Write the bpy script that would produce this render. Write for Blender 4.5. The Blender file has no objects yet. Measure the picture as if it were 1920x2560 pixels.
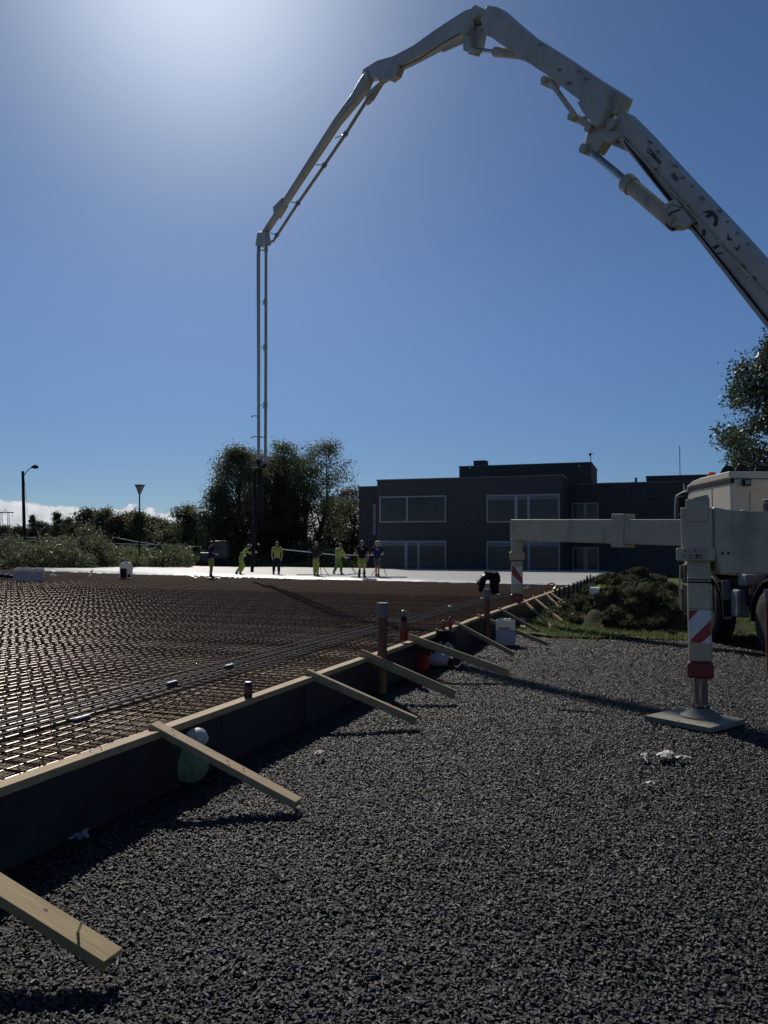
import bpy, bmesh, math, random
import numpy as np
from mathutils import Vector, Matrix, Quaternion, noise

R = math.radians
random.seed(7)
SC = bpy.context.scene
COL = SC.collection

# ------------------------------------------------------------------ camera
F = 1950.0
PITCH = R(2.94)
ROLL = 0.005
CAMZ = 1.6
cam_d = bpy.data.cameras.new("camera")
cam = bpy.data.objects.new("camera", cam_d)
COL.objects.link(cam)
cam_d.sensor_fit = 'VERTICAL'
cam_d.sensor_height = 24.0
cam_d.lens = F / 2560 * 24.0
cam_d.clip_start = 0.05
cam_d.clip_end = 6000
CM = Matrix.Rotation(math.pi / 2 + PITCH, 4, 'X') @ Matrix.Rotation(ROLL, 4, 'Z')
cam.matrix_world = Matrix.Translation((0, 0, CAMZ)) @ CM
SC.camera = cam

# ------------------------------------------------------------------ light
SUN_AZ, SUN_EL = R(-14.5), R(38.5)
sun_dir = Vector((math.sin(SUN_AZ) * math.cos(SUN_EL), math.cos(SUN_AZ) * math.cos(SUN_EL), math.sin(SUN_EL)))
sd = bpy.data.lights.new("sun", 'SUN')
sd.energy = 3.6
sd.angle = R(0.53)
sd.color = (1.0, 0.93, 0.82)
so = bpy.data.objects.new("sun", sd)
so.rotation_euler = sun_dir.to_track_quat('Z', 'Y').to_euler()
so.location = (0, 0, 60)
COL.objects.link(so)
W = bpy.data.worlds.new("World")
SC.world = W
W.use_nodes = True
nt = W.node_tree
bg = nt.nodes["Background"]
sky = nt.nodes.new("ShaderNodeTexSky")
sky.sky_type = 'NISHITA'
sky.sun_disc = False
sky.sun_elevation = SUN_EL
sky.sun_rotation = SUN_AZ
sky.altitude = 600
sky.air_density = 0.62
sky.dust_density = 0.35
sky.ozone_density = 2.0
def _n(t, **kw):
    q = nt.nodes.new(t)
    for k_, v_ in kw.items():
        setattr(q, k_, v_)
    return q
hs = _n("ShaderNodeHueSaturation")
hs.inputs["Saturation"].default_value = 1.12
hs.inputs["Value"].default_value = 1.02
nt.links.new(sky.outputs[0], hs.inputs["Color"])
gc = _n("ShaderNodeTexCoord")
nrm_ = _n("ShaderNodeVectorMath", operation='NORMALIZE')
nt.links.new(gc.outputs["Generated"], nrm_.inputs[0])
sx0 = _n("ShaderNodeSeparateXYZ")
nt.links.new(nrm_.outputs[0], sx0.inputs[0])
hz = _n("ShaderNodeMapRange", interpolation_type='SMOOTHSTEP')
hz.inputs["From Min"].default_value = -0.05
hz.inputs["From Max"].default_value = 0.34
hz.inputs["To Min"].default_value = 0.55
hz.inputs["To Max"].default_value = 1.0
nt.links.new(sx0.outputs["Z"], hz.inputs[0])
# aureole of the sun (forward scattering in the air)
dt = _n("ShaderNodeVectorMath", operation='DOT_PRODUCT')
nt.links.new(nrm_.outputs[0], dt.inputs[0])
dt.inputs[1].default_value = sun_dir
mx0 = _n("ShaderNodeMath", operation='MAXIMUM')
mx0.inputs[1].default_value = 0.0
nt.links.new(dt.outputs["Value"], mx0.inputs[0])
pw = _n("ShaderNodeMath", operation='POWER')
pw.inputs[1].default_value = 75.0
nt.links.new(mx0.outputs[0], pw.inputs[0])
au = _n("ShaderNodeVectorMath", operation='SCALE')
au.inputs[0].default_value = (6.4, 6.8, 6.9)
nt.links.new(pw.outputs[0], au.inputs["Scale"])
ad = _n("ShaderNodeVectorMath", operation='ADD')
tint = _n("ShaderNodeVectorMath", operation='MULTIPLY')
tint.inputs[1].default_value = (0.99, 1.13, 1.2)
nt.links.new(hs.outputs[0], tint.inputs[0])
tsc = _n("ShaderNodeVectorMath", operation='SCALE')
nt.links.new(tint.outputs[0], tsc.inputs[0])
nt.links.new(hz.outputs[0], tsc.inputs["Scale"])
nt.links.new(tsc.outputs[0], ad.inputs[0])
nt.links.new(au.outputs[0], ad.inputs[1])
# low bank of fair weather cloud all round the horizon
sx = _n("ShaderNodeSeparateXYZ")
nt.links.new(nrm_.outputs[0], sx.inputs[0])
mp_ = _n("ShaderNodeMapping")
mp_.inputs["Scale"].default_value = (9, 9, 22)
nt.links.new(nrm_.outputs[0], mp_.inputs[0])
cn = _n("ShaderNodeTexNoise")
cn.inputs["Scale"].default_value = 1.0
cn.inputs["Detail"].default_value = 1.0
nt.links.new(mp_.outputs[0], cn.inputs["Vector"])
mp2 = _n("ShaderNodeMapping")
mp2.inputs["Scale"].default_value = (60, 60, 110)
nt.links.new(nrm_.outputs[0], mp2.inputs[0])
cn2 = _n("ShaderNodeTexNoise")
cn2.inputs["Scale"].default_value = 1.0
cn2.inputs["Detail"].default_value = 4.0
nt.links.new(mp2.outputs[0], cn2.inputs["Vector"])
def _m(op, a, b, c=None):
    q = _n("ShaderNodeMath", operation=op)
    for i_, v_ in enumerate((a, b, c)):
        if v_ is None:
            continue
        if isinstance(v_, (int, float)):
            q.inputs[i_].default_value = v_
        else:
            nt.links.new(v_, q.inputs[i_])
    return q.outputs[0]
topz = _m('MULTIPLY_ADD', cn.outputs["Fac"], 0.05, 0.031)
topz = _m('MULTIPLY_ADD', _m('SUBTRACT', cn2.outputs["Fac"], 0.5), 0.018, topz)
dz = _m('SUBTRACT', topz, sx.outputs["Z"])
cf = _n("ShaderNodeMapRange")
cf.inputs["From Min"].default_value = 0.0
cf.inputs["From Max"].default_value = 0.0022
nt.links.new(dz, cf.inputs[0])
cs = _n("ShaderNodeMapRange")
cs.inputs["From Min"].default_value = 0.35
cs.inputs["From Max"].default_value = 0.7
cs.inputs["To Min"].default_value = 0.8
cs.inputs["To Max"].default_value = 1.1
nt.links.new(cn2.outputs["Fac"], cs.inputs[0])
cc_ = _n("ShaderNodeVectorMath", operation='SCALE')
cc_.inputs[0].default_value = (11.0, 11.3, 11.8)
nt.links.new(cs.outputs[0], cc_.inputs["Scale"])
mxc = _n("ShaderNodeMix", data_type='RGBA')
nt.links.new(_m('MULTIPLY', cf.outputs[0], 0.92), mxc.inputs[0])
nt.links.new(ad.outputs[0], mxc.inputs[6])
nt.links.new(cc_.outputs[0], mxc.inputs[7])
nt.links.new(mxc.outputs[2], bg.inputs[0])
bg.inputs[1].default_value = 0.064
SC.view_settings.view_transform = 'Standard'
SC.view_settings.look = 'None'
SC.view_settings.exposure = 0.0
SC.view_settings.gamma = 1.0
SC.view_settings.use_curve_mapping = False
SC.cycles.max_bounces = 6
SC.cycles.diffuse_bounces = 2
SC.cycles.glossy_bounces = 3
SC.cycles.transmission_bounces = 4
SC.cycles.transparent_max_bounces = 6
SC.cycles.sample_clamp_indirect = 4.0

# ------------------------------------------------------------------ helpers
def ray(px, py):
    v = Vector(((px - 960) / F, -(py - 1280) / F, -1.0))
    return (CM.to_3x3() @ v)

def at_z(px, py, z=0.0):
    d = ray(px, py)
    t = (z - CAMZ) / d.z
    return Vector((d.x * t, d.y * t, z))

def at_y(px, py, Y):
    d = ray(px, py)
    t = Y / d.y
    return Vector((d.x * t, Y, CAMZ + d.z * t))

AZ = R(19.5)
DS = Vector((math.sin(AZ), math.cos(AZ), 0))      # along the formwork
DR = Vector((math.cos(AZ), -math.sin(AZ), 0))     # to the right of it
def rs(r, s, z=0.0):
    return DR * r + DS * s + Vector((0, 0, z))
def to_rs(p):
    return p.dot(DR), p.dot(DS)

def mat(name, col, rough=0.6, metal=0.0, vary=0.15, scale=4.0, bump=0.0, bscale=None, col2=None, spec=0.5,
        trans=0.0, rand=0.0, stretch=None, detail=6.0):
    m = bpy.data.materials.new(name)
    m.use_nodes = True
    t = m.node_tree
    b = t.nodes["Principled BSDF"]
    b.inputs["Roughness"].default_value = rough
    b.inputs["Metallic"].default_value = metal
    b.inputs["Specular IOR Level"].default_value = spec
    tc = t.nodes.new("ShaderNodeTexCoord")
    mp = t.nodes.new("ShaderNodeMapping")
    if stretch:
        mp.inputs["Scale"].default_value = stretch
    t.links.new(tc.outputs["Object"], mp.inputs[0])
    n = t.nodes.new("ShaderNodeTexNoise")
    n.inputs["Scale"].default_value = scale
    n.inputs["Detail"].default_value = detail
    n.inputs["Roughness"].default_value = 0.65
    t.links.new(mp.outputs[0], n.inputs["Vector"])
    r = t.nodes.new("ShaderNodeValToRGB")
    c = Vector(col[:3])
    lo = c * (1 - vary) if col2 is None else Vector(col2[:3])
    hi = c * (1 + vary)
    if col2 is not None:
        hi = c
    r.color_ramp.elements[0].position = 0.35
    r.color_ramp.elements[1].position = 0.65
    r.color_ramp.elements[0].color = (*lo, 1)
    r.color_ramp.elements[1].color = (*hi, 1)
    t.links.new(n.outputs["Fac"], r.inputs[0])
    out = r.outputs[0]
    if rand > 0:
        oi = t.nodes.new("ShaderNodeObjectInfo")
        hs = t.nodes.new("ShaderNodeHueSaturation")
        mr = t.nodes.new("ShaderNodeMapRange")
        mr.inputs["To Min"].default_value = 1 - rand
        mr.inputs["To Max"].default_value = 1 + rand * 1.3
        t.links.new(oi.outputs["Random"], mr.inputs[0])
        t.links.new(mr.outputs[0], hs.inputs["Value"])
        t.links.new(out, hs.inputs["Color"])
        out = hs.outputs[0]
    t.links.new(out, b.inputs["Base Color"])
    if bump > 0:
        n2 = t.nodes.new("ShaderNodeTexNoise")
        n2.inputs["Scale"].default_value = bscale or scale * 3
        n2.inputs["Detail"].default_value = 4
        t.links.new(mp.outputs[0], n2.inputs["Vector"])
        bp = t.nodes.new("ShaderNodeBump")
        bp.inputs["Strength"].default_value = bump
        bp.inputs["Distance"].default_value = 0.03
        t.links.new(n2.outputs["Fac"], bp.inputs["Height"])
        t.links.new(bp.outputs[0], b.inputs["Normal"])
    if trans > 0:
        tr = t.nodes.new("ShaderNodeBsdfTranslucent")
        t.links.new(out, tr.inputs[0])
        mx = t.nodes.new("ShaderNodeMixShader")
        mx.inputs[0].default_value = trans
        t.links.new(b.outputs[0], mx.inputs[1])
        t.links.new(tr.outputs[0], mx.inputs[2])
        t.links.new(mx.outputs[0], t.nodes["Material Output"].inputs[0])
    return m

M = {}
M['gravel'] = mat('crushed_rock', (0.022, 0.021, 0.021), 0.7, vary=0.5, scale=60, bump=1.0, bscale=45, spec=0.3)
M['stone'] = mat('stone', (0.0215, 0.0205, 0.021), 0.42, vary=0.3, scale=30, rand=0.7, bump=0.3, bscale=120, spec=0.42)
def patchy(m, lo=0.72, hi=1.2, sc=0.55):
    t = m.node_tree
    b = t.nodes["Principled BSDF"]
    src = b.inputs["Base Color"].links[0].from_socket
    ge = t.nodes.new("ShaderNodeNewGeometry")
    n = t.nodes.new("ShaderNodeTexNoise")
    n.inputs["Scale"].default_value = sc
    n.inputs["Detail"].default_value = 3
    t.links.new(ge.outputs["Position"], n.inputs["Vector"])
    mr = t.nodes.new("ShaderNodeMapRange")
    mr.inputs["From Min"].default_value = 0.35
    mr.inputs["From Max"].default_value = 0.65
    mr.inputs["To Min"].default_value = lo
    mr.inputs["To Max"].default_value = hi
    t.links.new(n.outputs["Fac"], mr.inputs[0])
    h = t.nodes.new("ShaderNodeVectorMath")
    h.operation = 'SCALE'
    t.links.new(src, h.inputs[0])
    t.links.new(mr.outputs[0], h.inputs["Scale"])
    t.links.new(h.outputs[0], b.inputs["Base Color"])
patchy(M['stone'])
patchy(M['gravel'])
M['grass'] = mat('grass', (0.07, 0.10, 0.025), 0.8, col2=(0.045, 0.065, 0.018), scale=1.5, bump=0.6, bscale=20, spec=0.1)
M['blade'] = mat('grass_blade', (0.11, 0.14, 0.05), 0.6, vary=0.4, scale=3, trans=0.45, spec=0.15)
M['dryblade'] = mat('dry_grass_blade', (0.14, 0.12, 0.05), 0.7, vary=0.4, scale=3, trans=0.4, spec=0.15)
M['earth'] = mat('earth', (0.06, 0.042, 0.028), 0.9, vary=0.4, scale=6, bump=0.8, bscale=18, spec=0.1)
M['sod'] = mat('sod', (0.07, 0.085, 0.035), 0.9, col2=(0.075, 0.058, 0.042), scale=3.5, bump=1.0, bscale=25, spec=0.1, rand=0.3)
M['terrain'] = mat('terrain', (0.045, 0.06, 0.02), 0.9, col2=(0.055, 0.05, 0.03), scale=0.15, spec=0.1)
M['lumber'] = mat('lumber', (0.44, 0.33, 0.19), 0.7, col2=(0.33, 0.23, 0.12), scale=3, stretch=(1, 14, 14), bump=0.15, bscale=8, spec=0.25)
M['lumber_y'] = mat('lumber_yellow', (0.36, 0.27, 0.13), 0.7, col2=(0.27, 0.19, 0.085), scale=3, stretch=(1, 14, 14), bump=0.15, bscale=8, spec=0.25)
M['knot'] = mat('knot', (0.1, 0.055, 0.025), 0.7, spec=0.2)
M['ply'] = mat('film_faced_plywood', (0.028, 0.03, 0.034), 0.45, vary=0.3, scale=2, spec=0.3)
M['rust'] = mat('rusty_steel', (0.085, 0.036, 0.021), 0.36, metal=0.35, col2=(0.05, 0.026, 0.018), scale=3, spec=0.5)
M['rust_dull'] = mat('dull_rusty_steel', (0.10, 0.045, 0.026), 0.8, col2=(0.06, 0.03, 0.02), scale=3, spec=0.12)
M['dark_bar'] = mat('dark_steel', (0.016, 0.02, 0.03), 0.6, metal=0.1, scale=3)
M['blinding'] = mat('blinding', (0.075, 0.052, 0.038), 0.85, vary=0.25, scale=1.2, bump=0.5, bscale=30, spec=0.2)
M['tan_base'] = mat('tan_insulation', (0.34, 0.28, 0.18), 0.85, col2=(0.13, 0.095, 0.06), scale=1.6, spec=0.2)
M['dark_floor'] = mat('dark_floor', (0.014, 0.017, 0.024), 0.8, vary=0.3, scale=5, bump=0.2, bscale=12, spec=0.1)
M['white_foam'] = mat('white_plastic', (0.75, 0.76, 0.78), 0.5, vary=0.05)
M['concrete'] = mat('wet_concrete', (0.68, 0.66, 0.61), 0.3, col2=(0.52, 0.51, 0.49), scale=0.5, stretch=(0.25, 3.0, 1), bump=0.12, bscale=5, spec=0.6)
M['paste'] = mat('concrete_paste', (0.42, 0.42, 0.4), 0.3, vary=0.2, scale=8, bump=0.6, bscale=20)
M['cream'] = mat('cream_paint', (0.50, 0.42, 0.30), 0.42, col2=(0.40, 0.335, 0.24), scale=1.3, spec=0.5, detail=10)
def dirt(m, col, sc, amt):
    t = m.node_tree
    b = t.nodes["Principled BSDF"]
    src = b.inputs["Base Color"].links[0].from_socket
    tc = t.nodes.new("ShaderNodeTexCoord")
    mp = t.nodes.new("ShaderNodeMapping")
    mp.inputs["Scale"].default_value = (1, 1, 0.35)
    t.links.new(tc.outputs["Object"], mp.inputs[0])
    n = t.nodes.new("ShaderNodeTexNoise")
    n.inputs["Scale"].default_value = sc
    n.inputs["Detail"].default_value = 9
    n.inputs["Roughness"].default_value = 0.7
    t.links.new(mp.outputs[0], n.inputs["Vector"])
    mr = t.nodes.new("ShaderNodeMapRange")
    mr.inputs["From Min"].default_value = 0.5
    mr.inputs["From Max"].default_value = 0.72
    mr.inputs["To Max"].default_value = amt
    t.links.new(n.outputs["Fac"], mr.inputs[0])
    mx = t.nodes.new("ShaderNodeMix")
    mx.data_type = 'RGBA'
    t.links.new(mr.outputs[0], mx.inputs[0])
    t.links.new(src, mx.inputs[6])
    mx.inputs[7].default_value = (*col, 1)
    t.links.new(mx.outputs[2], b.inputs["Base Color"])
M['cabcream'] = mat('cab_paint', (0.60, 0.53, 0.41), 0.28, vary=0.05, scale=1.0, spec=0.5)
M['boomgrey'] = mat('boom_paint', (0.50, 0.48, 0.42), 0.4, col2=(0.37, 0.355, 0.31), scale=1.1, spec=0.5, detail=10)
dirt(M['cream'], (0.17, 0.14, 0.11), 3.5, 0.7)
dirt(M['boomgrey'], (0.2, 0.19, 0.165), 1.6, 0.4)
dirt(M['lumber'], (0.15, 0.11, 0.07), 5, 0.4)
M['brace_blk'] = mat('black_rubber', (0.015, 0.015, 0.016), 0.6, spec=0.15)
M['hose'] = mat('rubber_hose', (0.022, 0.016, 0.013), 0.6, vary=0.3, scale=6, spec=0.3)
M['tyre'] = mat('tyre', (0.017, 0.017, 0.018), 0.75, vary=0.2, scale=6, spec=0.3)
M['rim'] = mat('rim', (0.28, 0.27, 0.26), 0.4, metal=0.4, vary=0.3, scale=7)
M['chrome'] = mat('chromed_steel', (0.55, 0.55, 0.57), 0.14, metal=1.0, vary=0.05)
M['steel'] = mat('galvanised', (0.35, 0.36, 0.37), 0.4, metal=0.8, vary=0.15)
M['red'] = mat('red_paint', (0.32, 0.02, 0.025), 0.4, vary=0.15)
M['redplastic'] = mat('red_plastic', (0.30, 0.022, 0.024), 0.3, vary=0.1)
M['darkred'] = mat('dark_red', (0.16, 0.014, 0.018), 0.35, vary=0.1)
M['sticker'] = mat('white_reflective', (0.62, 0.62, 0.6), 0.4, vary=0.06)
M['decal'] = mat('dark_decal', (0.03, 0.03, 0.035), 0.5, vary=0.2)
M['decal2'] = mat('faded_decal', (0.17, 0.17, 0.17), 0.5, vary=0.2)
M['glass'] = mat('dark_glass', (0.012, 0.016, 0.018), 0.06, vary=0.1, spec=0.12)
M['glassb'] = mat('building_glass', (0.022, 0.04, 0.05), 0.12, vary=0.3, scale=0.6, spec=0.22)
M['wheel_grey'] = mat('grey_plastic', (0.16, 0.165, 0.175), 0.45, vary=0.1)
M['brick'] = mat('dark_brick', (0.058, 0.06, 0.066), 0.85, vary=0.3, scale=7, stretch=(1, 1, 4), bump=0.3, bscale=14, spec=0.15)
M['brick2'] = mat('dark_cladding', (0.06, 0.06, 0.065), 0.8, vary=0.2, scale=3, spec=0.15)
M['flash'] = mat('roof_flashing', (0.09, 0.1, 0.11), 0.4, metal=0.5)
M['frame'] = mat('window_frame', (0.22, 0.25, 0.29), 0.45, vary=0.08)
M['blind'] = mat('blind_box', (0.10, 0.12, 0.15), 0.5, vary=0.08)
M['leaf'] = mat('leaf', (0.13, 0.155, 0.075), 0.5, col2=(0.08, 0.105, 0.05), scale=0.8, trans=0.5, spec=0.3)
M['leaf2'] = mat('leaf_pale', (0.15, 0.17, 0.10), 0.45, col2=(0.09, 0.11, 0.06), scale=1.2, trans=0.5, spec=0.18)
M['leaf3'] = mat('leaf_reddish', (0.12, 0.075, 0.045), 0.55, col2=(0.07, 0.07, 0.035), scale=1.0, trans=0.3, spec=0.3)
M['leafr'] = mat('leaf_green', (0.075, 0.10, 0.06), 0.45, col2=(0.045, 0.065, 0.04), scale=1.2, trans=0.35, spec=0.3)
M['turf'] = mat('turf_blade', (0.085, 0.095, 0.05), 0.7, vary=0.4, scale=3, trans=0.35, spec=0.1)
M['leafd'] = mat('leaf_dark', (0.075, 0.10, 0.05), 0.6, col2=(0.05, 0.068, 0.036), scale=0.5, trans=0.25, spec=0.25)
M['bark'] = mat('bark', (0.045, 0.036, 0.028), 0.9, vary=0.3, scale=5, bump=0.6, bscale=12, spec=0.1)
M['pole'] = mat('tarred_pole', (0.035, 0.033, 0.032), 0.8, vary=0.2, spec=0.1)
M['lampglass'] = mat('lamp_glass', (0.4, 0.42, 0.4), 0.2, vary=0.05, trans=0.5)
M['rail'] = mat('pale_rail', (0.6, 0.6, 0.6), 0.25, metal=0.6, vary=0.05)
M['hivis'] = mat('hi_vis_cloth', (0.40, 0.47, 0.10), 0.7, vary=0.12, scale=9, trans=0.25, bump=0.5, bscale=14, spec=0.1)
M['hivis2'] = mat('hi_vis_cloth_green', (0.12, 0.25, 0.05), 0.7, vary=0.15, scale=9, trans=0.2, spec=0.1)
M['reflect'] = mat('reflective_band', (0.55, 0.56, 0.56), 0.35, vary=0.05)
M['navy'] = mat('navy_cloth', (0.012, 0.017, 0.04), 0.8, vary=0.2, scale=9, spec=0.1)
M['blue'] = mat('blue_cloth', (0.012, 0.025, 0.10), 0.8, vary=0.2, scale=9, spec=0.1)
M['black'] = mat('black_cloth', (0.014, 0.014, 0.016), 0.8, vary=0.2, scale=9, spec=0.1)
M['maroon'] = mat('brown_cloth', (0.05, 0.026, 0.026), 0.8, vary=0.2, scale=9, spec=0.1)
M['greycloth'] = mat('grey_cloth', (0.10, 0.095, 0.085), 0.8, vary=0.15, scale=9, spec=0.1)
M['skin'] = mat('skin', (0.38, 0.22, 0.15), 0.5, vary=0.06)
M['hair_g'] = mat('grey_hair', (0.18, 0.16, 0.14), 0.6, vary=0.2)
M['hair_d'] = mat('dark_hair', (0.03, 0.02, 0.015), 0.6, vary=0.2)
M['hair_w'] = mat('blond_hair', (0.55, 0.45, 0.32), 0.5, vary=0.2, trans=0.3)
M['boot'] = mat('boots', (0.02, 0.016, 0.013), 0.6, vary=0.2)
M['pvc'] = mat('brown_pvc', (0.11, 0.036, 0.022), 0.5, vary=0.12, scale=3)
M['pvcy'] = mat('ochre_pvc', (0.15, 0.08, 0.028), 0.55, vary=0.12, scale=3)
M['pvcgrey'] = mat('grey_pvc', (0.12, 0.13, 0.14), 0.45, vary=0.1)
M['jerry'] = mat('translucent_plastic', (0.72, 0.70, 0.64), 0.35, vary=0.03, trans=0.45)
M['jerry2'] = mat('filled_plastic', (0.44, 0.43, 0.46), 0.35, vary=0.03, trans=0.25)
M['label'] = mat('paper_label', (0.42, 0.42, 0.45), 0.6, vary=0.04)
M['orange'] = mat('orange_print', (0.5, 0.2, 0.06), 0.6, vary=0.04)
M['bag'] = mat('plastic_bag', (0.62, 0.63, 0.64), 0.3, vary=0.06, trans=0.35, bump=0.6, bscale=30)
M['baggreen'] = mat('green_bag', (0.22, 0.33, 0.20), 0.35, vary=0.15, trans=0.35, bump=0.6, bscale=30)
M['paper'] = mat('tissue', (0.8, 0.76, 0.74), 0.8, vary=0.04, trans=0.2)
M['padwood'] = mat('pad_board', (0.23, 0.215, 0.17), 0.7, col2=(0.17, 0.155, 0.12), scale=5, detail=10, bump=0.15, bscale=50)
M['amber'] = mat('amber_lens', (0.75, 0.16, 0.01), 0.2, vary=0.05, trans=0.4)
M['can'] = mat('black_can', (0.012, 0.012, 0.02), 0.25, metal=0.3, vary=0.1)
M['alu'] = mat('aluminium', (0.7, 0.7, 0.72), 0.25, metal=0.9, vary=0.05)
M['vehicle'] = mat('white_van_paint', (0.45, 0.47, 0.5), 0.3, vary=0.05)
M['tractor'] = mat('dark_machine_paint', (0.03, 0.04, 0.045), 0.5, vary=0.2)
M['cloud'] = mat('cloud', (0.82, 0.83, 0.84), 1.0, vary=0.05, scale=0.02, trans=0.5, spec=0.0)
M['yellowflower'] = mat('yellow_flowers', (0.35, 0.36, 0.05), 0.7, vary=0.3, scale=8, trans=0.4)
M['spacerblue'] = mat('dark_blue_plastic', (0.02, 0.022, 0.06), 0.5, vary=0.1)


def wm(o):
    m = o.matrix_basis.copy()
    return m if o.parent is None else wm(o.parent) @ m


class MB:
    """collects simple solids and links them as one mesh object"""
    def __init__(self):
        self.v = []
        self.f = []
    def add(self, vs, fs):
        o = len(self.v)
        self.v += [tuple(v) for v in vs]
        self.f += [tuple(i + o for i in f) for f in fs]
        return self
    def box(self, c, s, rot=None):
        c = Vector(c)
        pts = []
        for x in (-.5, .5):
            for y in (-.5, .5):
                for z in (-.5, .5):
                    p = Vector((x * s[0], y * s[1], z * s[2]))
                    if rot is not None:
                        p = rot @ p
                    pts.append(c + p)
        return self.add(pts, [(0, 1, 3, 2), (4, 6, 7, 5), (0, 4, 5, 1), (2, 3, 7, 6), (0, 2, 6, 4), (1, 5, 7, 3)])
    def beam(self, p0, p1, w, h, up=(0, 0, 1), off=0.0):
        """box from p0 to p1; w sideways, h along up"""
        p0, p1 = Vector(p0), Vector(p1)
        d = (p1 - p0)
        L = d.length
        d.normalize()
        up = Vector(up)
        side = d.cross(up)
        if side.length < 1e-4:
            side = d.cross(Vector((1, 0, 0)))
        side.normalize()
        u = side.cross(d).normalized()
        rot = Matrix((d, side, u)).transposed()
        return self.box((p0 + p1) / 2 + u * off, (L, w, h), rot)
    def tube(self, pts, r, n=8, cap=True):
        pts = [Vector(p) for p in pts]
        rr = r if isinstance(r, (list, tuple)) else [r] * len(pts)
        o = len(self.v)
        prev = None
        for i, p in enumerate(pts):
            if i == 0:
                d = pts[1] - p
            elif i == len(pts) - 1:
                d = p - pts[i - 1]
            else:
                d = (pts[i + 1] - p).normalized() + (p - pts[i - 1]).normalized()
            d.normalize()
            if prev is None:
                a = d.orthogonal().normalized()
            else:
                a = (prev - d * prev.dot(d))
                a = a.normalized() if a.length > 1e-5 else d.orthogonal().normalized()
            prev = a
            b = d.cross(a)
            for k in range(n):
                t = 2 * math.pi * k / n
                self.v.append(tuple(p + (a * math.cos(t) + b * math.sin(t)) * rr[i]))
        for i in range(len(pts) - 1):
            for k in range(n):
                k2 = (k + 1) % n
                self.f.append((o + i * n + k, o + i * n + k2, o + (i + 1) * n + k2, o + (i + 1) * n + k))
        if cap:
            self.f.append(tuple(o + k for k in range(n))[::-1])
            e = o + (len(pts) - 1) * n
            self.f.append(tuple(e + k for k in range(n)))
        return self
    def cyl(self, p0, p1, r, n=14, r1=None):
        return self.tube([p0, p1], [r, r if r1 is None else r1], n)
    def lathe(self, c, prof, n=20, axis=None):
        """prof: list of (radius, height)"""
        c = Vector(c)
        q = Vector((0, 0, 1)).rotation_difference(Vector(axis)) if axis is not None else Quaternion()
        o = len(self.v)
        for (r, h) in prof:
            for k in range(n):
                t = 2 * math.pi * k / n
                self.v.append(tuple(c + q @ Vector((r * math.cos(t), r * math.sin(t), h))))
        for i in range(len(prof) - 1):
            for k in range(n):
                k2 = (k + 1) % n
                self.f.append((o + i * n + k, o + i * n + k2, o + (i + 1) * n + k2, o + (i + 1) * n + k))
        self.f.append(tuple(o + k for k in range(n))[::-1])
        e = o + (len(prof) - 1) * n
        self.f.append(tuple(e + k for k in range(n)))
        return self
    def prism(self, poly, ext):
        """poly: 3D points of a planar outline, extruded by ext, centred"""
        ext = Vector(ext)
        n = len(poly)
        a = [Vector(p) - ext / 2 for p in poly]
        b = [Vector(p) + ext / 2 for p in poly]
        fs = [tuple(range(n))[::-1], tuple(range(n, 2 * n))]
        for i in range(n):
            j = (i + 1) % n
            fs.append((i, j, n + j, n + i))
        return self.add(a + b, fs)
    def ball(self, c, r, sub=2, amp=0.0, fr=2.0, sq=(1, 1, 1), seed=0):
        bm = bmesh.new()
        bmesh.ops.create_icosphere(bm, subdivisions=sub, radius=1.0)
        c = Vector(c)
        vs = []
        for v in bm.verts:
            p = v.co.copy()
            k = 1 + amp * noise.noise(p * fr + Vector((seed * 7.3, seed * 3.1, seed)))
            vs.append(c + Vector((p.x * r * sq[0] * k, p.y * r * sq[1] * k, p.z * r * sq[2] * k)))
        fs = [tuple(v.index for v in f.verts) for f in bm.faces]
        bm.free()
        return self.add(vs, fs)
    def build(self, name, m, parent=None, smooth=False, bevel=0.0, auto=False, origin=None, seg=2, sharp=0.7):
        me = bpy.data.meshes.new(name)
        vs = self.v
        if parent is not None and origin is None:
            iv = wm(parent).inverted()
            vs = [tuple(iv @ Vector(v)) for v in vs]
        elif origin is not None:
            vs = [tuple(Vector(v) - Vector(origin)) for v in vs]
        me.from_pydata(vs, [], self.f)
        me.validate()
        bm = bmesh.new()
        bm.from_mesh(me)
        bmesh.ops.recalc_face_normals(bm, faces=bm.faces)
        if bevel > 0:
            es = [e for e in bm.edges if len(e.link_faces) == 2 and e.calc_face_angle(0) > 0.5]
            if es:
                bmesh.ops.bevel(bm, geom=es, offset=bevel, segments=seg, affect='EDGES', profile=0.5, clamp_overlap=True)
        if smooth:
            for f in bm.faces:
                f.smooth = True
            for e in bm.edges:
                if len(e.link_faces) == 2 and e.calc_face_angle(0) > sharp:
                    e.smooth = False
        bm.to_mesh(me)
        bm.free()
        me.materials.append(M[m] if isinstance(m, str) else m)
        o = bpy.data.objects.new(name, me)
        COL.objects.link(o)
        if parent is not None:
            o.parent = parent
        if origin is not None:
            o.location = origin
        return o


def mesh_np(name, verts, faces, m, parent=None, smooth=False):
    me = bpy.data.meshes.new(name)
    verts = np.asarray(verts, dtype=np.float32)
    faces = np.asarray(faces, dtype=np.int32)
    k = faces.shape[1]
    me.vertices.add(len(verts))
    me.vertices.foreach_set("co", verts.ravel())
    me.loops.add(faces.size)
    me.loops.foreach_set("vertex_index", faces.ravel())
    me.polygons.add(len(faces))
    me.polygons.foreach_set("loop_start", np.arange(0, faces.size, k, dtype=np.int32))
    me.update(calc_edges=True)
    me.materials.append(M[m] if isinstance(m, str) else m)
    if smooth:
        me.polygons.foreach_set("use_smooth", np.ones(len(faces), dtype=bool))
    o = bpy.data.objects.new(name, me)
    COL.objects.link(o)
    if parent is not None:
        o.parent = parent
    return o


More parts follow.
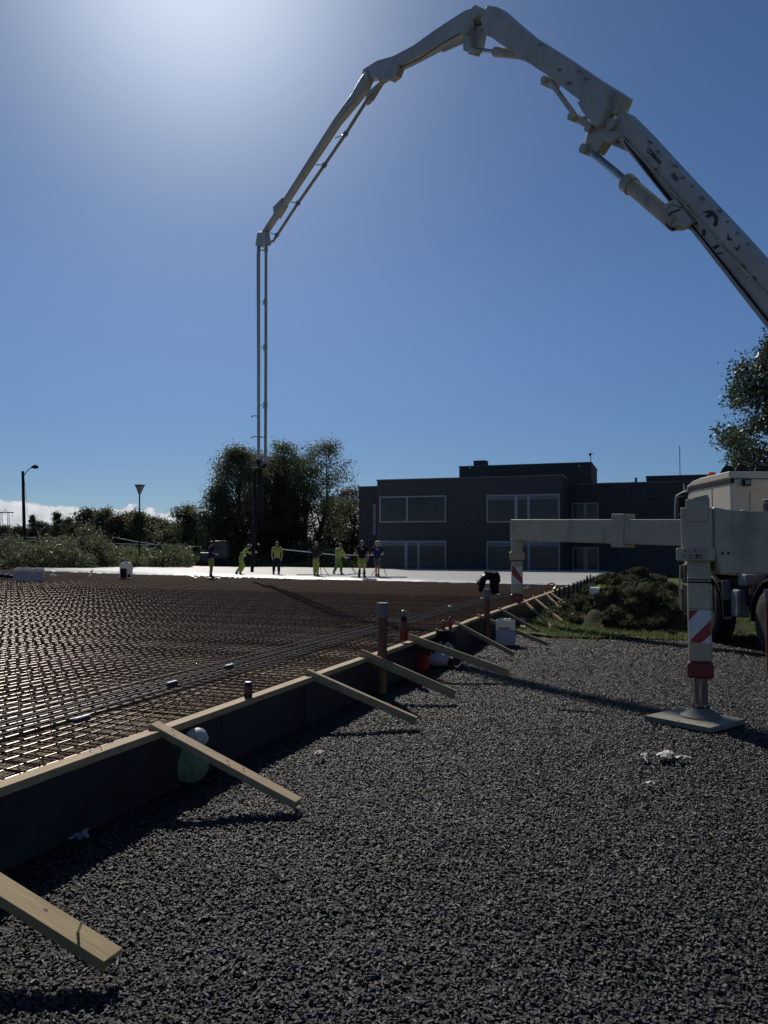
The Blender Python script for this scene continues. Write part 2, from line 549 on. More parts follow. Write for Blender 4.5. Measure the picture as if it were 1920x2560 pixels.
def tag(o, label, cat, group=None, kind=None):
    o['label'] = label
    o['category'] = cat
    if group:
        o['group'] = group
    if kind:
        o['kind'] = kind
    return o


def thing(name, loc, label, cat, group=None, rz=0.0):
    o = bpy.data.objects.new(name, None)
    o.empty_display_size = 0.2
    COL.objects.link(o)
    o.matrix_world = Matrix.Translation(Vector(loc)) @ Matrix.Rotation(rz, 4, 'Z')
    tag(o, label, cat, group)
    return o


def copy_thing(src, loc, rz=None, sc=None, label=None, group=None):
    c = src.copy()
    COL.objects.link(c)
    c.location = loc
    if rz is not None:
        c.rotation_euler = (0, 0, rz)
    if sc is not None:
        c.scale = (sc, sc, sc) if not isinstance(sc, (tuple, list)) else sc
    if label:
        c['label'] = label
    if group:
        c['group'] = group
    for ch in list(src.children):
        d = ch.copy()
        COL.objects.link(d)
        d.parent = c
        for g in list(ch.children):
            e = g.copy()
            COL.objects.link(e)
            e.parent = d
    return c


def sheet(name, pts, z, m, kind='structure'):
    mb = MB()
    mb.v = [(p[0], p[1], z) for p in pts]
    mb.f = [tuple(range(len(pts)))]
    o = mb.build(name, m)
    o['kind'] = kind
    return o


def child_kind(o, k='stuff'):
    o['kind'] = k
    return o

# ------------------------------------------------------------------ ground
def ring(n, r):
    return [(r * math.cos(2 * math.pi * i / n), r * math.sin(2 * math.pi * i / n)) for i in range(n)]
sheet('ground', ring(48, 2500), -0.085, 'terrain')

# lawn to the right of the formwork
lw = [rs(-3.0, 17.5), (2.2, 16.6), (3.2, 15.2), (5.0, 14.8), (7.0, 14.6), (9.0, 13.6), (40, 8), (90, 30), (60, 75), rs(-3.0, 56.5)]
sheet('lawn', [(p[0], p[1]) for p in lw], 0.0, 'grass')

# gravel yard: an uneven sheet
def gheight(x, y):
    p = Vector((x * 0.35, y * 0.35, 3.1))
    q = Vector((x * 1.3, y * 1.3, 9.1))
    return -0.03 + 0.04 * noise.noise(p) + 0.014 * noise.noise(q)
gx0, gx1, gy0, gy1, gs = -9.0, 13.0, -3.0, 19.0, 0.25
nx, ny = int((gx1 - gx0) / gs) + 1, int((gy1 - gy0) / gs) + 1
vs = [(gx0 + i * gs, gy0 + j * gs, gheight(gx0 + i * gs, gy0 + j * gs)) for j in range(ny) for i in range(nx)]
fs = []
for j in range(ny - 1):
    for i in range(nx - 1):
        r_, s_ = to_rs(Vector((gx0 + (i + .5) * gs, gy0 + (j + .5) * gs, 0)))
        if r_ > -3.35:
            fs.append((j * nx + i, j * nx + i + 1, (j + 1) * nx + i + 1, (j + 1) * nx + i))
g = mesh_np('gravel_yard', vs, fs, 'gravel', smooth=True)
g['kind'] = 'structure'

# crushed stones, instanced on points (stuff)
def make_stones():
    c = bpy.data.collections.new("stone_shapes")
    for k in range(8):
        bm = bmesh.new()
        rnd = random.Random(k + 3)
        pts = []
        for i in range(11):
            v = Vector((rnd.gauss(0, 1), rnd.gauss(0, 1), rnd.gauss(0, 1))).normalized()
            v = Vector((v.x * 1.0, v.y * rnd.uniform(0.62, 0.85), v.z * rnd.uniform(0.3, 0.5))) * rnd.uniform(0.8, 1.05)
            pts.append(bm.verts.new(v * 0.5))
        bmesh.ops.convex_hull(bm, input=bm.verts)
        loose = [v for v in bm.verts if not v.link_faces]
        bmesh.ops.delete(bm, geom=loose, context='VERTS')
        me = bpy.data.meshes.new("stone_shape")
        bm.to_mesh(me)
        bm.free()
        me.materials.append(M['stone'])
        o = bpy.data.objects.new("stone_shape", me)
        c.objects.link(o)
    return c
stones = make_stones()

def scatter(name, P, size, coll, seed=0):
    me = bpy.data.meshes.new(name)
    me.vertices.add(len(P))
    me.vertices.foreach_set("co", np.asarray(P, dtype=np.float32).ravel())
    at = me.attributes.new("size", 'FLOAT', 'POINT')
    at.data.foreach_set("value", np.asarray(size, dtype=np.float32))
    o = bpy.data.objects.new(name, me)
    COL.objects.link(o)
    ng = bpy.data.node_groups.new(name, 'GeometryNodeTree')
    ng.interface.new_socket("Geometry", in_out='INPUT', socket_type='NodeSocketGeometry')
    ng.interface.new_socket("Geometry", in_out='OUTPUT', socket_type='NodeSocketGeometry')
    N = ng.nodes
    L = ng.links
    gi = N.new("NodeGroupInput")
    go = N.new("NodeGroupOutput")
    ci = N.new("GeometryNodeCollectionInfo")
    ci.inputs["Collection"].default_value = coll
    ci.inputs["Separate Children"].default_value = True
    ci.inputs["Reset Children"].default_value = True
    ip = N.new("GeometryNodeInstanceOnPoints")
    ip.inputs["Pick Instance"].default_value = True
    rv = N.new("FunctionNodeRandomValue")
    rv.data_type = 'FLOAT_VECTOR'
    rv.inputs[0].default_value = (-0.5, -0.5, 0)
    rv.inputs[1].default_value = (0.5, 0.5, 6.283)
    rv.inputs["Seed"].default_value = seed
    na = N.new("GeometryNodeInputNamedAttribute")
    na.data_type = 'FLOAT'
    na.inputs["Name"].default_value = "size"
    L.new(gi.outputs[0], ip.inputs["Points"])
    L.new(ci.outputs[0], ip.inputs["Instance"])
    L.new(rv.outputs[0], ip.inputs["Rotation"])
    L.new(na.outputs["Attribute"], ip.inputs["Scale"])
    L.new(ip.outputs[0], go.inputs[0])
    md = o.modifiers.new("scatter", 'NODES')
    md.node_group = ng
    return o

rng = np.random.default_rng(5)
PP, SS = [], []
def stone_band(y0, y1, dens, s0, s1):
    xa, xb = -9.0, max(2.5, 0.62 * y1 + 0.8)
    n = int((y1 - y0) * (xb - xa) * dens)
    x = rng.uniform(xa, xb, n)
    y = rng.uniform(y0, y1, n)
    r_ = x * DR.x + y * DR.y
    keep = (r_ > -3.2) & (np.abs(x) < 0.56 * y + 0.9)
    # border with the grass
    lim = np.where(x < 3.2, 16.8 - 0.55 * np.clip(x - 1.2, 0, 3), 15.0 - 0.12 * (x - 3.2)) + 0.25 * np.sin(x * 3) + rng.normal(0, 0.12, n)
    keep &= (y < lim)
    x, y = x[keep], y[keep]
    s = rng.uniform(s0, s1, len(x)) * np.where(rng.random(len(x)) < 0.06, 1.35, 1.0)
    for a, b, c in zip(x, y, s):
        PP.append((a, b, gheight(a, b) + 0.002 + random.random() * 0.012))
        SS.append(c)
stone_band(1.6, 5.0, 4400, 0.012, 0.036)
stone_band(5.0, 8.0, 3300, 0.014, 0.036)
stone_band(8.0, 12.0, 1900, 0.018, 0.038)
stone_band(12.0, 17.0, 700, 0.026, 0.046)
st = scatter('gravel_stones', PP, SS, stones)
st['kind'] = 'stuff'
tag(st, 'dark crushed rock stones covering the yard beside the formwork', 'gravel', kind='stuff')

# ------------------------------------------------------------------ slab pit, rebar
RL = -40.0
sheet('blinding_floor', [rs(-5.65, -3)[:2], rs(-5.65, 55)[:2], rs(RL - 8, 55)[:2], rs(RL - 8, -3)[:2]], 0.11, 'blinding')
sheet('dark_floor_strip', [rs(-4.88, -3)[:2], rs(-4.88, 55)[:2], rs(-5.67, 55)[:2], rs(-5.67, -3)[:2]], 0.114, 'dark_floor')  # strip of floor in a much darker colour, between edge floor and blinding
sheet('edge_floor', [rs(-3.2, -3)[:2], rs(-3.2, 55)[:2], rs(-4.9, 55)[:2], rs(-4.9, -3)[:2]], 0.118, 'tan_base')

EDGE = [(-3.2, 31.5), (-8, 31.9), (-11.5, 32.6), (-16, 33.0), (-20, 34.2), (-27, 35.6), (-33, 37.5), (-40, 40.5)]
def edge_s(r):
    for (r0, s0), (r1, s1) in zip(EDGE[:-1], EDGE[1:]):
        if r <= r0 and r >= r1:
            t = (r - r0) / (r1 - r0)
            return s0 + (s1 - s0) * t
    return EDGE[-1][1]

grid = thing('rebar_mesh', rs(-12, 10, 0.12), 'double layer of rusty rebar mesh laid out inside the slab formwork', 'rebar mesh')
nb = 0
rest = MB()
r_ = -3.28
k = 0
while r_ > -40:
    for (zz, off, rad) in ((0.335, 0.0, 0.0058), (0.20, 0.06, 0.005)):
        rr = r_ + off * 0.9
        wob = [rs(rr + 0.004 * math.sin(j * 2.1 + k), s, zz + 0.004 * math.sin(j * 1.7 + k * 2)) for j, s in enumerate(np.linspace(0.5 if rr > -12 else 2.0, edge_s(rr) + 1.0, 7))]
        if zz > 0.3 and nb < 150:
            mb = MB().tube(wob, rad, 6, cap=False)
            mb.build('rebar', 'rust', grid, smooth=True, sharp=0.7)
            nb += 1
        else:
            rest.tube(wob, rad, 5, cap=False)
    r_ -= 0.15
    k += 1
s_ = 1.0
k = 0
nt_ = 0
while s_ < 41:
    rend = -40
    lim = [r for r in np.linspace(-3.2, -40, 40) if edge_s(r) + 1 > s_]
    if lim:
        ra = max(lim)
        for (zz, off, rad) in ((0.346, 0.0, 0.0055), (0.21, 0.07, 0.005)):
            pts = [rs(rr, s_ + off + 0.004 * math.sin(rr * 2 + k), zz + 0.004 * math.sin(rr + k)) for rr in np.linspace(ra, rend, 7)]
            if zz > 0.3 and nt_ < 140:
                MB().tube(pts, rad, 6, cap=False).build('rebar', 'rust_dull', grid, smooth=True, sharp=2)
                nt_ += 1
            else:
                rest.tube(pts, rad, 5, cap=False)
    s_ += 0.15
    k += 1
# edge reinforcement: stirrups and extra bars
for i in range(int(30 / 0.2)):
    s = 1.2 + i * 0.2
    pts = [rs(-3.30, s, 0.35), rs(-3.31, s, 0.16), rs(-3.85, s + 0.02, 0.155), rs(-4.1, s + 0.04, 0.33)]
    rest.tube(pts, 0.005, 5)
for rr, zz in ((-3.36, 0.17), (-3.5, 0.16), (-3.62, 0.17), (-3.75, 0.165), (-3.42, 0.30), (-3.88, 0.18)):
    rest.tube([rs(rr, s, zz) for s in (0.6, 16, 31)], 0.007, 5)
child_kind(rest.build('rebar_field', 'rust_dull', grid, smooth=True, sharp=2))
for rr, zz in ((-4.15, .375), (-4.27, .37), (-4.38, .375), (-4.46, .37), (-4.6, .375), (-4.2, .23), (-4.32, .22), (-4.42, .24), (-4.53, .22)):
    MB().tube([rs(rr + 0.01 * math.sin(s), s, zz) for s in np.linspace(0.6, 30, 12)], 0.0065, 8, cap=False).build('lap_bar', 'dark_bar', grid, smooth=True, sharp=2)

# paper thin wire bow sticking over the timber
# spacers lying on the mesh
for i, (px, py) in enumerate([(430, 1710), (573, 1667), (1010, 1551), (205, 1799)]):
    p = at_z(px, py, 0.40)
    t = thing('bar_spacer', (p.x, p.y, 0.385), ['white topped blue spacer block on the mesh left of the soda can', 'white topped blue spacer block on the mesh above the soda can',
              'white topped spacer block on the mesh beside the dark red flask', 'white topped spacer block nearest the left edge of the mesh'][i], 'spacer', 'spacer blocks on the rebar', rz=R(70))
    MB().box((p.x, p.y, 0.40), (0.15, 0.03, 0.03), Matrix.Rotation(R(70.5), 3, 'Z')).build('base', 'spacerblue', t)
    MB().box((p.x, p.y, 0.420), (0.14, 0.022, 0.009), Matrix.Rotation(R(70.5), 3, 'Z')).build('top', 'white_foam', t)

# ------------------------------------------------------------------ concrete slab
sl = MB()
n = 90
top = []
near = []
for i in range(n + 1):
    r = -3.3 - (36.9) * i / n
    s = edge_s(r) + 0.22 * noise.noise(Vector((r * 0.8, 0, 0))) + 0.1 * noise.noise(Vector((r * 3.5, 5, 0)))
    near.append(rs(r, s, 0.40))
ver = []
for p in near:
    a = p.copy()
    ver.append(a - DS * 0.35 + Vector((0, 0, -0.16)))
    ver.append(a)
    r, s = to_rs(a)
    for q in (0.15, 0.4, 0.7, 1.0):
        ver.append(rs(r, s + (54.6 - s) * q, 0.40))
m_ = 6
fc = []
for i in range(n):
    for j in range(m_ - 1):
        fc.append((i * m_ + j, (i + 1) * m_ + j, (i + 1) * m_ + j + 1, i * m_ + j + 1))
o = mesh_np('concrete_slab', ver, fc, 'concrete', smooth=False)
o['kind'] = 'structure'
# poured paste at the edge, rough splashes
ps = MB()
rnd = random.Random(3)
for i in range(260):
    r = rnd.uniform(-3.6, -39)
    s = edge_s(r) - abs(rnd.gauss(0, 0.3))
    ps.ball(rs(r, s, 0.34), rnd.uniform(0.05, 0.16), 1, 0.5, 1.5, (1.3, 1.0, 0.16), i)
p2 = at_z(560, 1441, 0.34)
for i in range(120):
    q = at_z(rnd.uniform(475, 745), rnd.uniform(1438, 1446), 0.34)
    ps.ball((q.x, q.y, 0.345), rnd.uniform(0.03, 0.10), 1, 0.5, 1.5, (1.3, 1.0, 0.35), i)
tag(ps.build('concrete_splashes', 'paste', smooth=True), 'wet grey concrete splashed over the mesh along the poured edge', 'concrete', kind='stuff')

# ------------------------------------------------------------------ formwork
fw = thing('formwork', rs(-3.1, 5, 0), 'long slab formwork of black faced plywood under a pale timber top rail', 'formwork')
s = 0.3
i = 0
lens_ = [4.2, 3.9, 4.8, 4.5, 4.8, 4.6, 4.8, 4.8, 4.8, 4.8, 4.8, 4.8]
for L in lens_:
    if s > 54:
        break
    jig = 0.008 * ((i % 3) - 1)
    e = min(s + L, 54.5)
    a, b = rs(-3.155 + jig, s, 0.395 + 0.004 * (i % 2)), rs(-3.155 + jig * 0.3, e - 0.004, 0.395 + 0.004 * (i % 2))
    mbb = MB().beam((0, 0, 0), ((b - a).length, 0, 0), 0.098, 0.048)
    ob = mbb.build('board', 'lumber', None, bevel=0.003)
    d = (b - a).normalized()
    ob.matrix_world = wm(fw).inverted() @ (Matrix.Translation(a) @ d.to_track_quat('X', 'Z').to_matrix().to_4x4())
    ob.parent = fw
    s = e
    i += 1
s = 0.3
while s < 54:
    a, b = rs(-3.135, s, 0.18), rs(-3.135, s + 2.436, 0.18)
    MB().beam(a, b, 0.018, 0.382).build('panel', 'ply', fw)
    s += 2.44
# one thin stud against the panel
a = rs(-3.10, 6.6, 0.0)
MB().beam(a, a + Vector((0, 0, 0.36)), 0.02, 0.015, up=DS).build('stud', 'pole', fw)

# braces: (top px, bottom px), width, thickness, material, label
BR = [
    ((-150, 2063), (280, 2400), 0.11, 0.042, 'lumber_y', 'nearest sloping timber brace with a bolt standing up near its lower end'),
    ((405, 1815), (745, 2008), 0.098, 0.045, 'lumber', 'knotty pale timber brace with the green plastic bag behind it'),
    ((760, 1680), (1040, 1802), 0.06, 0.07, 'lumber', 'timber brace just left of the vertical brown pipe at the formwork'),
    ((894, 1632), (1138, 1737), 0.028, 0.098, 'lumber', 'timber brace running past the foot of the brown pipe'),
    ((1012, 1592), (1272, 1683), 0.03, 0.098, 'lumber', 'timber brace above the red can and white bag, below the dark red flask'),
    ((1128, 1556), (1285, 1636), 0.023, 0.07, 'lumber', 'thin brace between the black toolbox and the white canister'),
    ((1170, 1537), (1370, 1611), 0.023, 0.07, 'lumber', 'thin brace passing behind the white canister'),
    ((1230, 1520), (1346, 1578), 0.023, 0.06, 'lumber', 'thin brace right of the second brown pipe behind the canister'),
    ((1303, 1499), (1378, 1568), 0.023, 0.06, 'lumber', 'thin brace right behind the far outrigger leg'),
    ((1309, 1491), (1406, 1553), 0.023, 0.05, 'lumber', 'second thin brace beyond the far outrigger leg, over the grass'),
    ((1336, 1481), (1416, 1534), 0.023, 0.05, 'lumber', 'third thin brace beyond the far outrigger leg, over the grass'),
    ((1356, 1478), (1440, 1528), 0.023, 0.05, 'lumber', 'fourth thin brace beyond the far outrigger leg, ending by the turf heap'),
    ((1390, 1467), (1442, 1484), 0.023, 0.05, 'lumber', 'thin brace just right of the red bent pipe'),
    ((1405, 1463), (1442, 1481), 0.023, 0.05, 'lumber', 'thin brace lying beside the one at the red bent pipe'),
    ((1476, 1444), (1496, 1454), 0.03, 0.06, 'lumber', 'farthest thin brace near the end of the formwork'),
]
for i, (tp, bt, w, th, mm, lb) in enumerate(BR):
    gz = 0.02 + th * 0.5
    b = at_z(bt[0], bt[1], gz)
    a_ = at_z(tp[0], tp[1], 0.42 + th * 0.45)
    # keep the top end on the rail
    r, s = to_rs(a_)
    a = rs(-3.20, s, 0.42 + th * 0.42)
    d = (b - a).normalized()
    mb = MB().beam((0, 0, 0), ((b - a).length, 0, 0), w, th)
    ob = mb.build('brace', mm, None, bevel=min(0.003, w * 0.1))
    side = d.cross(Vector((0, 0, 1))).normalized()
    up = side.cross(d)
    ob.matrix_world = Matrix.Translation(a) @ Matrix((d, side * -1 if False else up.cross(d), up)).transposed().to_4x4()
    tag(ob, lb, 'brace', 'timber braces along the formwork')
    L = (b - a).length
    if i < 2:
        for q in ((0.12, 0.2), (0.16, -0.25), (0.52, 0.1), (0.55, -0.3), (0.62, 0.2), (0.64, -0.05)) if i == 1 else ((0.45, 0.0), (0.72, 0.1)):
            MB().ball((0, 0, 0), 0.009, 1, 0, 1, (1.6, 1, 0.15)).build('knot', 'knot', None)
            kn = bpy.context.scene.objects[-1] if False else COL.objects[-1]
            kn.parent = ob
            kn.location = (L * q[0], w * q[1], th / 2)
    if i == 0:
        bo = MB().cyl((L * 0.86, 0, th / 2), (L * 0.86 + 0.004, 0, th / 2 + 0.045), 0.006, 8).build('bolt', 'chrome', None)
        bo.parent = ob
# block under the brace top beside the flask
r, s = to_rs(at_z(1030, 1610, 0.36))
o = MB().beam(rs(-3.10, s, 0.36), rs(-2.92, s, 0.28), 0.05, 0.15).build('timber_block', 'pole', bevel=0.003)
tag(o, 'dark timber block under the brace beside the flask', 'block')
# dark stakes far along
STK = ['dark stake at the red bent hose, nearest of the stake row', 'dark stake just beyond the red bent hose', 'third dark stake of the row, by the paired thin braces',
       'fourth dark stake of the row, left of the bucket', 'fifth dark stake, near the left edge of the bucket', 'sixth dark stake, low against the dark building base',
       'seventh dark stake of the row beyond the bucket', 'low dark stake just left of the pair of tall stakes', 'left one of the two tall dark stakes',
       'low dark stake between the two tall stakes', 'right one of the two tall dark stakes', 'farthest dark stake, beside the last thin brace']
for i, px in enumerate([1386, 1397, 1409, 1420, 1432, 1442, 1450, 1459, 1466, 1468, 1475, 1482]):
    q = at_z(px, 1380 + 2.3 + (1650 - px) * 0.357 , 0.42)
    Y = q.y
    # point of the formwork under this pixel column
    d = ray(px, 1400)
    dd = Vector((d.x / d.y, 1, 0))
    t = -3.06 / (dd.dot(DR))
    p = dd * t
    h = 0.62 if px in (1466, 1475) else 0.50
    o = MB().beam((p.x, p.y, 0), (p.x + 0.02, p.y, h), 0.07, 0.05).build('stake', 'pole')
    tag(o, STK[i], 'stake', 'dark stakes by the formwork')

# ------------------------------------------------------------------ truck mounted concrete pump
truck = thing('concrete_pump_truck', (7.25, 12.0, 0), 'cream concrete pump truck with its long boom raised over the slab', 'pump truck')
# boom plane
B0 = Vector((7.25, 12.6, 0))
TIP = Vector((-5.6, 33.0, 0))
PN = Vector(((TIP - B0).y, -(TIP - B0).x, 0)).normalized()   # lateral, to the right and away
PD = (TIP - B0).normalized()
def pl(px, py, off=0.0):
    d = ray(px, py)
    o = Vector((0, 0, CAMZ))
    q = B0 + PN * off
    t = (q - o).dot(PN) / d.dot(PN)
    return o + d * t

def boom_section(pts, w, off=0.0, m='boomgrey', name='boom_section'):
    """pts: (px, py, total apparent depth px)"""
    C = [pl(x, y, off) for x, y, _ in pts]
    up, lo = [], []
    for i, (p, (_, _, a)) in enumerate(zip(C, pts)):
        if i == 0:
            d = C[1] - C[0]
        elif i == len(C) - 1:
            d = C[-1] - C[-2]
        else:
            d = (C[i + 1] - C[i - 1])
        d.normalize()
        nrm = d.cross(PN).normalized()
        depth = (p - Vector((0, 0, CAMZ))).dot(Vector((0, 1, 0)))
        h = max(a / F * depth - 0.45 * w, 0.06)
        up.append(p + nrm * h / 2)
        lo.append(p - nrm * h / 2)
    mb = MB()
    for i in range(len(C) - 1):
        pass
    mb.prism(up + lo[::-1], PN * w)
    return mb.build(name, m, truck, bevel=0.02)

s1 = boom_section([(2045, 880, 128), (1920, 731, 118), (1810, 600, 105), (1700, 472, 90), (1600, 356, 80), (1556, 306, 72)], 0.42)
s2 = boom_section([(1560, 268, 66), (1530, 262, 86), (1480, 228, 80), (1400, 170, 74), (1320, 118, 70), (1270, 80, 76), (1240, 55, 78), (1222, 38, 52)], 0.36, -0.08)
s3 = boom_section([(1200, 48, 62), (1170, 58, 66), (1135, 78, 62), (1090, 105, 56), (1040, 136, 46), (990, 161, 44), (950, 176, 52), (915, 190, 36)], 0.32, 0.1)
s4 = boom_section([(926, 186, 40), (912, 212, 50), (888, 248, 38), (846, 302, 29), (790, 388, 25), (724, 490, 20), (664, 580, 17), (655, 596, 14)], 0.24, 0.0)
s5 = boom_section([(648, 596, 11), (646, 640, 12), (646, 720, 11), (646.5, 900, 8.5), (646.5, 1150, 6)], 0.13, 0.0)
# flange ridge under section one: a second lower box giving the bright line
def strip(p, q, w, h, off, m, name, parent):
    a, b = pl(p[0], p[1], off), pl(q[0], q[1], off)
    return MB().beam(a, b, h, w, up=PN).build(name, m, parent, bevel=0.006)
strip((1553, 338), (1985, 812), 0.06, 0.035, -0.235, 'cream', 'stiffener', s1)
# pins and elbow plates
def poly(pp, w, off, m, name, parent):
    return MB().prism([pl(x, y, off) for x, y in pp], PN * w).build(name, m, parent, bevel=0.01)
poly([(1455, 262), (1500, 225), (1530, 232), (1528, 275), (1510, 318), (1496, 318), (1468, 285)], 0.30, -0.28, 'boomgrey', 'hinge_plate', truck)
poly([(1478, 335), (1545, 300), (1568, 318), (1560, 345), (1530, 362), (1520, 357), (1502, 384), (1478, 390), (1466, 385)], 0.26, -0.1, 'boomgrey', 'hinge_plate', truck)
poly([(1528, 355), (1560, 362), (1565, 378), (1540, 367)], 0.2, 0.0, 'boomgrey', 'bracket', truck)
def rod(p, q, rpx, off, m, name, parent=truck, n=14):
    a, b = pl(p[0], p[1], off), pl(q[0], q[1], off)
    rr = rpx / F * (a.y + b.y) / 2
    return MB().cyl(a, b, rr, n).build(name, m, parent, smooth=True)
rod((1376, 205), (1444, 298), 7, -0.2, 'boomgrey', 'link_rod')
rod((1444, 296), (1490, 326), 9, -0.15, 'boomgrey', 'link_rod')
rod((1450, 300), (1480, 286), 6, -0.15, 'boomgrey', 'link_rod')
for (x, y, q) in ((1444, 298, 10), (1376, 206, 9), (1488, 326, 11), (1475, 378, 12), (1505, 282, 14), (1545, 318, 14)):
    a = pl(x, y, -0.36)
    b = pl(x, y, 0.2)
    mid = pl(x, y, -0.1)
    MB().cyl(mid - PN * 0.24, mid + PN * 0.22, q / F * mid.y, 14).build('pin', 'boomgrey', truck, smooth=True)
# big cylinder beside section one
c1 = rod((1570, 458), (1690, 560), 20, -0.2, 'cream', 'hydraulic_cylinder')
rod((1482, 384), (1578, 462), 9, -0.2, 'steel', 'piston_rod', c1)
rod((1566, 455), (1580, 467), 23, -0.2, 'cream', 'collar', c1)
poly([(1666, 520), (1700, 500), (1745, 560), (1725, 575), (1708, 566), (1700, 572), (1680, 574), (1664, 556)], 0.3, -0.16, 'boomgrey', 'bracket', truck)
# hydraulic hose loops
lp = [pl(x, y, -0.3) for x, y in ((1706, 520), (1680, 512), (1662, 530), (1660, 556), (1672, 570), (1692, 572))]
MB().tube(lp, 0.014, 8).build('hydraulic_hose', 'brace_blk', truck, smooth=True)
lp = [pl(x, y, -0.34) for x, y in ((1700, 524), (1678, 530), (1668, 546), (1666, 566), (1686, 576))]
MB().tube(lp, 0.012, 8).build('hydraulic_hose', 'brace_blk', truck, smooth=True)
for pts_, o_ in (([(1560, 352), (1620, 432), (1680, 508), (1760, 600), (1860, 724), (1960, 850)], -0.25), ([(1562, 345), (1640, 452), (1720, 550), (1830, 690), (1950, 840)], -0.25),
                 ([(1240, 84), (1300, 130), (1345, 160), (1400, 200), (1462, 244)], -0.2), ([(1262, 60), (1330, 106), (1420, 168), (1500, 222)], -0.2),
                 ([(1150, 84), (1100, 112), (1050, 146), (1000, 170)], -0.18)):
    MB().tube([pl(x, y, o_) for x, y in pts_], 0.016, 6).build('hydraulic_hose', 'brace_blk', truck, smooth=True)
for x, y in ((1640, 420), (1720, 512), (1800, 606), (1870, 690)):
    a = pl(x, y, -0.225)
    MB().box(a, (0.09, 0.09, 0.05)).build('hose_bracket', 'boomgrey', truck, bevel=0.01)
# joint two
poly([(1164, 82), (1182, 70), (1182, 120), (1200, 126), (1192, 134), (1166, 130)], 0.22, -0.05, 'boomgrey', 'hinge_plate', truck)
poly([(1186, 76), (1218, 62), (1210, 84), (1202, 126), (1190, 122)], 0.2, 0.12, 'boomgrey', 'hinge_plate', truck)
rod((1192, 124), (1240, 129), 4.5, 0, 'steel', 'piston_rod')
c2 = rod((1238, 130), (1306, 136), 12, 0, 'cream', 'hydraulic_cylinder')
poly([(1296, 116), (1340, 130), (1334, 156), (1312, 154), (1298, 140)], 0.25, 0, 'boomgrey', 'bracket', truck)
rod((1166, 100), (1108, 126), 5, 0, 'boomgrey', 'link_rod')
rod((1174, 132), (1196, 138), 4, 0, 'boomgrey', 'link_rod')
for (x, y, q) in ((1200, 40, 18), (1182, 86, 8), (1376, 210, 10), (1230, 86, 7)):
    mid = pl(x, y, 0)
    MB().cyl(mid - PN * 0.23, mid + PN * 0.23, q / F * mid.y, 16).build('pin', 'boomgrey', truck, smooth=True)
# joint three
poly([(978, 176), (1004, 168), (996, 192), (980, 204), (968, 198), (956, 206), (944, 190)], 0.24, 0, 'boomgrey', 'bracket', truck)
poly([(925, 232), (958, 204), (950, 214), (928, 250), (915, 262)], 0.2, 0, 'boomgrey', 'bracket', truck)
# folded arm details on section 4 end
poly([(690, 520), (714, 496), (712, 515), (694, 545)], 0.3, 0, 'boomgrey', 'bracket', truck)
poly([(649, 582), (668, 580), (672, 612), (656, 618), (644, 616)], 0.22, 0, 'boomgrey', 'hinge_plate', truck)
# delivery pipe along section 4 and 5
pp = [(930, 236), (918, 250), (891, 292), (864, 335), (811, 413), (745, 508), (690, 592), (684, 602), (672, 607)]
MB().tube([pl(x, y, -0.12) for x, y in pp], 4 / F * 28, 10).build('delivery_pipe', 'boomgrey', truck, smooth=True)
pp = [(672, 607), (666, 612), (665, 624), (664.5, 900), (663.5, 1160)]
dp = MB().tube([pl(x, y, -0.12) for x, y in pp], [0.062] * 5, 10).build('delivery_pipe', 'boomgrey', truck, smooth=True)
for (x, y, x2, y2) in ((864, 335, 838, 345), (811, 413, 790, 412), (745, 508, 728, 505), (692, 588, 676, 582), (664.5, 625, 652, 626)):
    rod((x, y), (x2, y2), 1.4, -0.06, 'steel', 'pipe_bracket', n=6)
    a = pl(x, y, -0.12)
    d = (pl(x - 3, y + 5, -0.12) - a).normalized() if y < 600 else Vector((0, 0, 1))
    MB().cyl(a - d * 0.05, a + d * 0.05, 0.09, 12).build('coupling', 'steel', truck, smooth=True)
for y in (755, 868, 1013):
    c = pl(660, y, -0.06)
    MB().tube([c + PD * 0.10 * math.cos(t) * -1 + Vector((0, 0, 0.13 * math.sin(t))) for t in np.linspace(0.6, 5.7, 9)], 0.014, 6).build('pipe_clamp', 'steel', truck, smooth=True)
    a = pl(664, y, -0.12)
    MB().cyl(a - Vector((0, 0, 0.12)), a + Vector((0, 0, 0.12)), 0.078, 12).build('coupling', 'boomgrey', truck, smooth=True)
    MB().cyl(pl(650, y, -0.05), pl(658, y, -0.06), 0.018, 6).build('pipe_bracket', 'steel', truck)
for y in (1040, 1092):
    MB().tube([pl(x, yy, 0) for x, yy in ((643, y), (634, y - 1), (628, y + 3))], 0.022, 6).build('hose_hook', 'brace_blk', truck)
rod((648, 1092), (662, 1093), 1.5, -0.05, 'brace_blk', 'pipe_bracket', n=6)
# end hose
hp = [(663.5, 1155), (662, 1164), (654, 1170), (643, 1172), (637, 1182), (636, 1215), (638, 1290), (634, 1350), (632, 1400), (630, 1430)]
MB().tube([pl(x, y, -0.12) for x, y in hp], [0.075, 0.08, 0.085, 0.085, 0.08, 0.078, 0.075, 0.075, 0.072, 0.07], 12).build('end_hose', 'hose', truck, smooth=True)
MB().tube([pl(x, y, 0.05) for x, y in ((646, 1148), (646, 1160), (650, 1172), (652, 1290), (650, 1300))], 0.10, 8).build('end_hose', 'hose', truck, smooth=True)

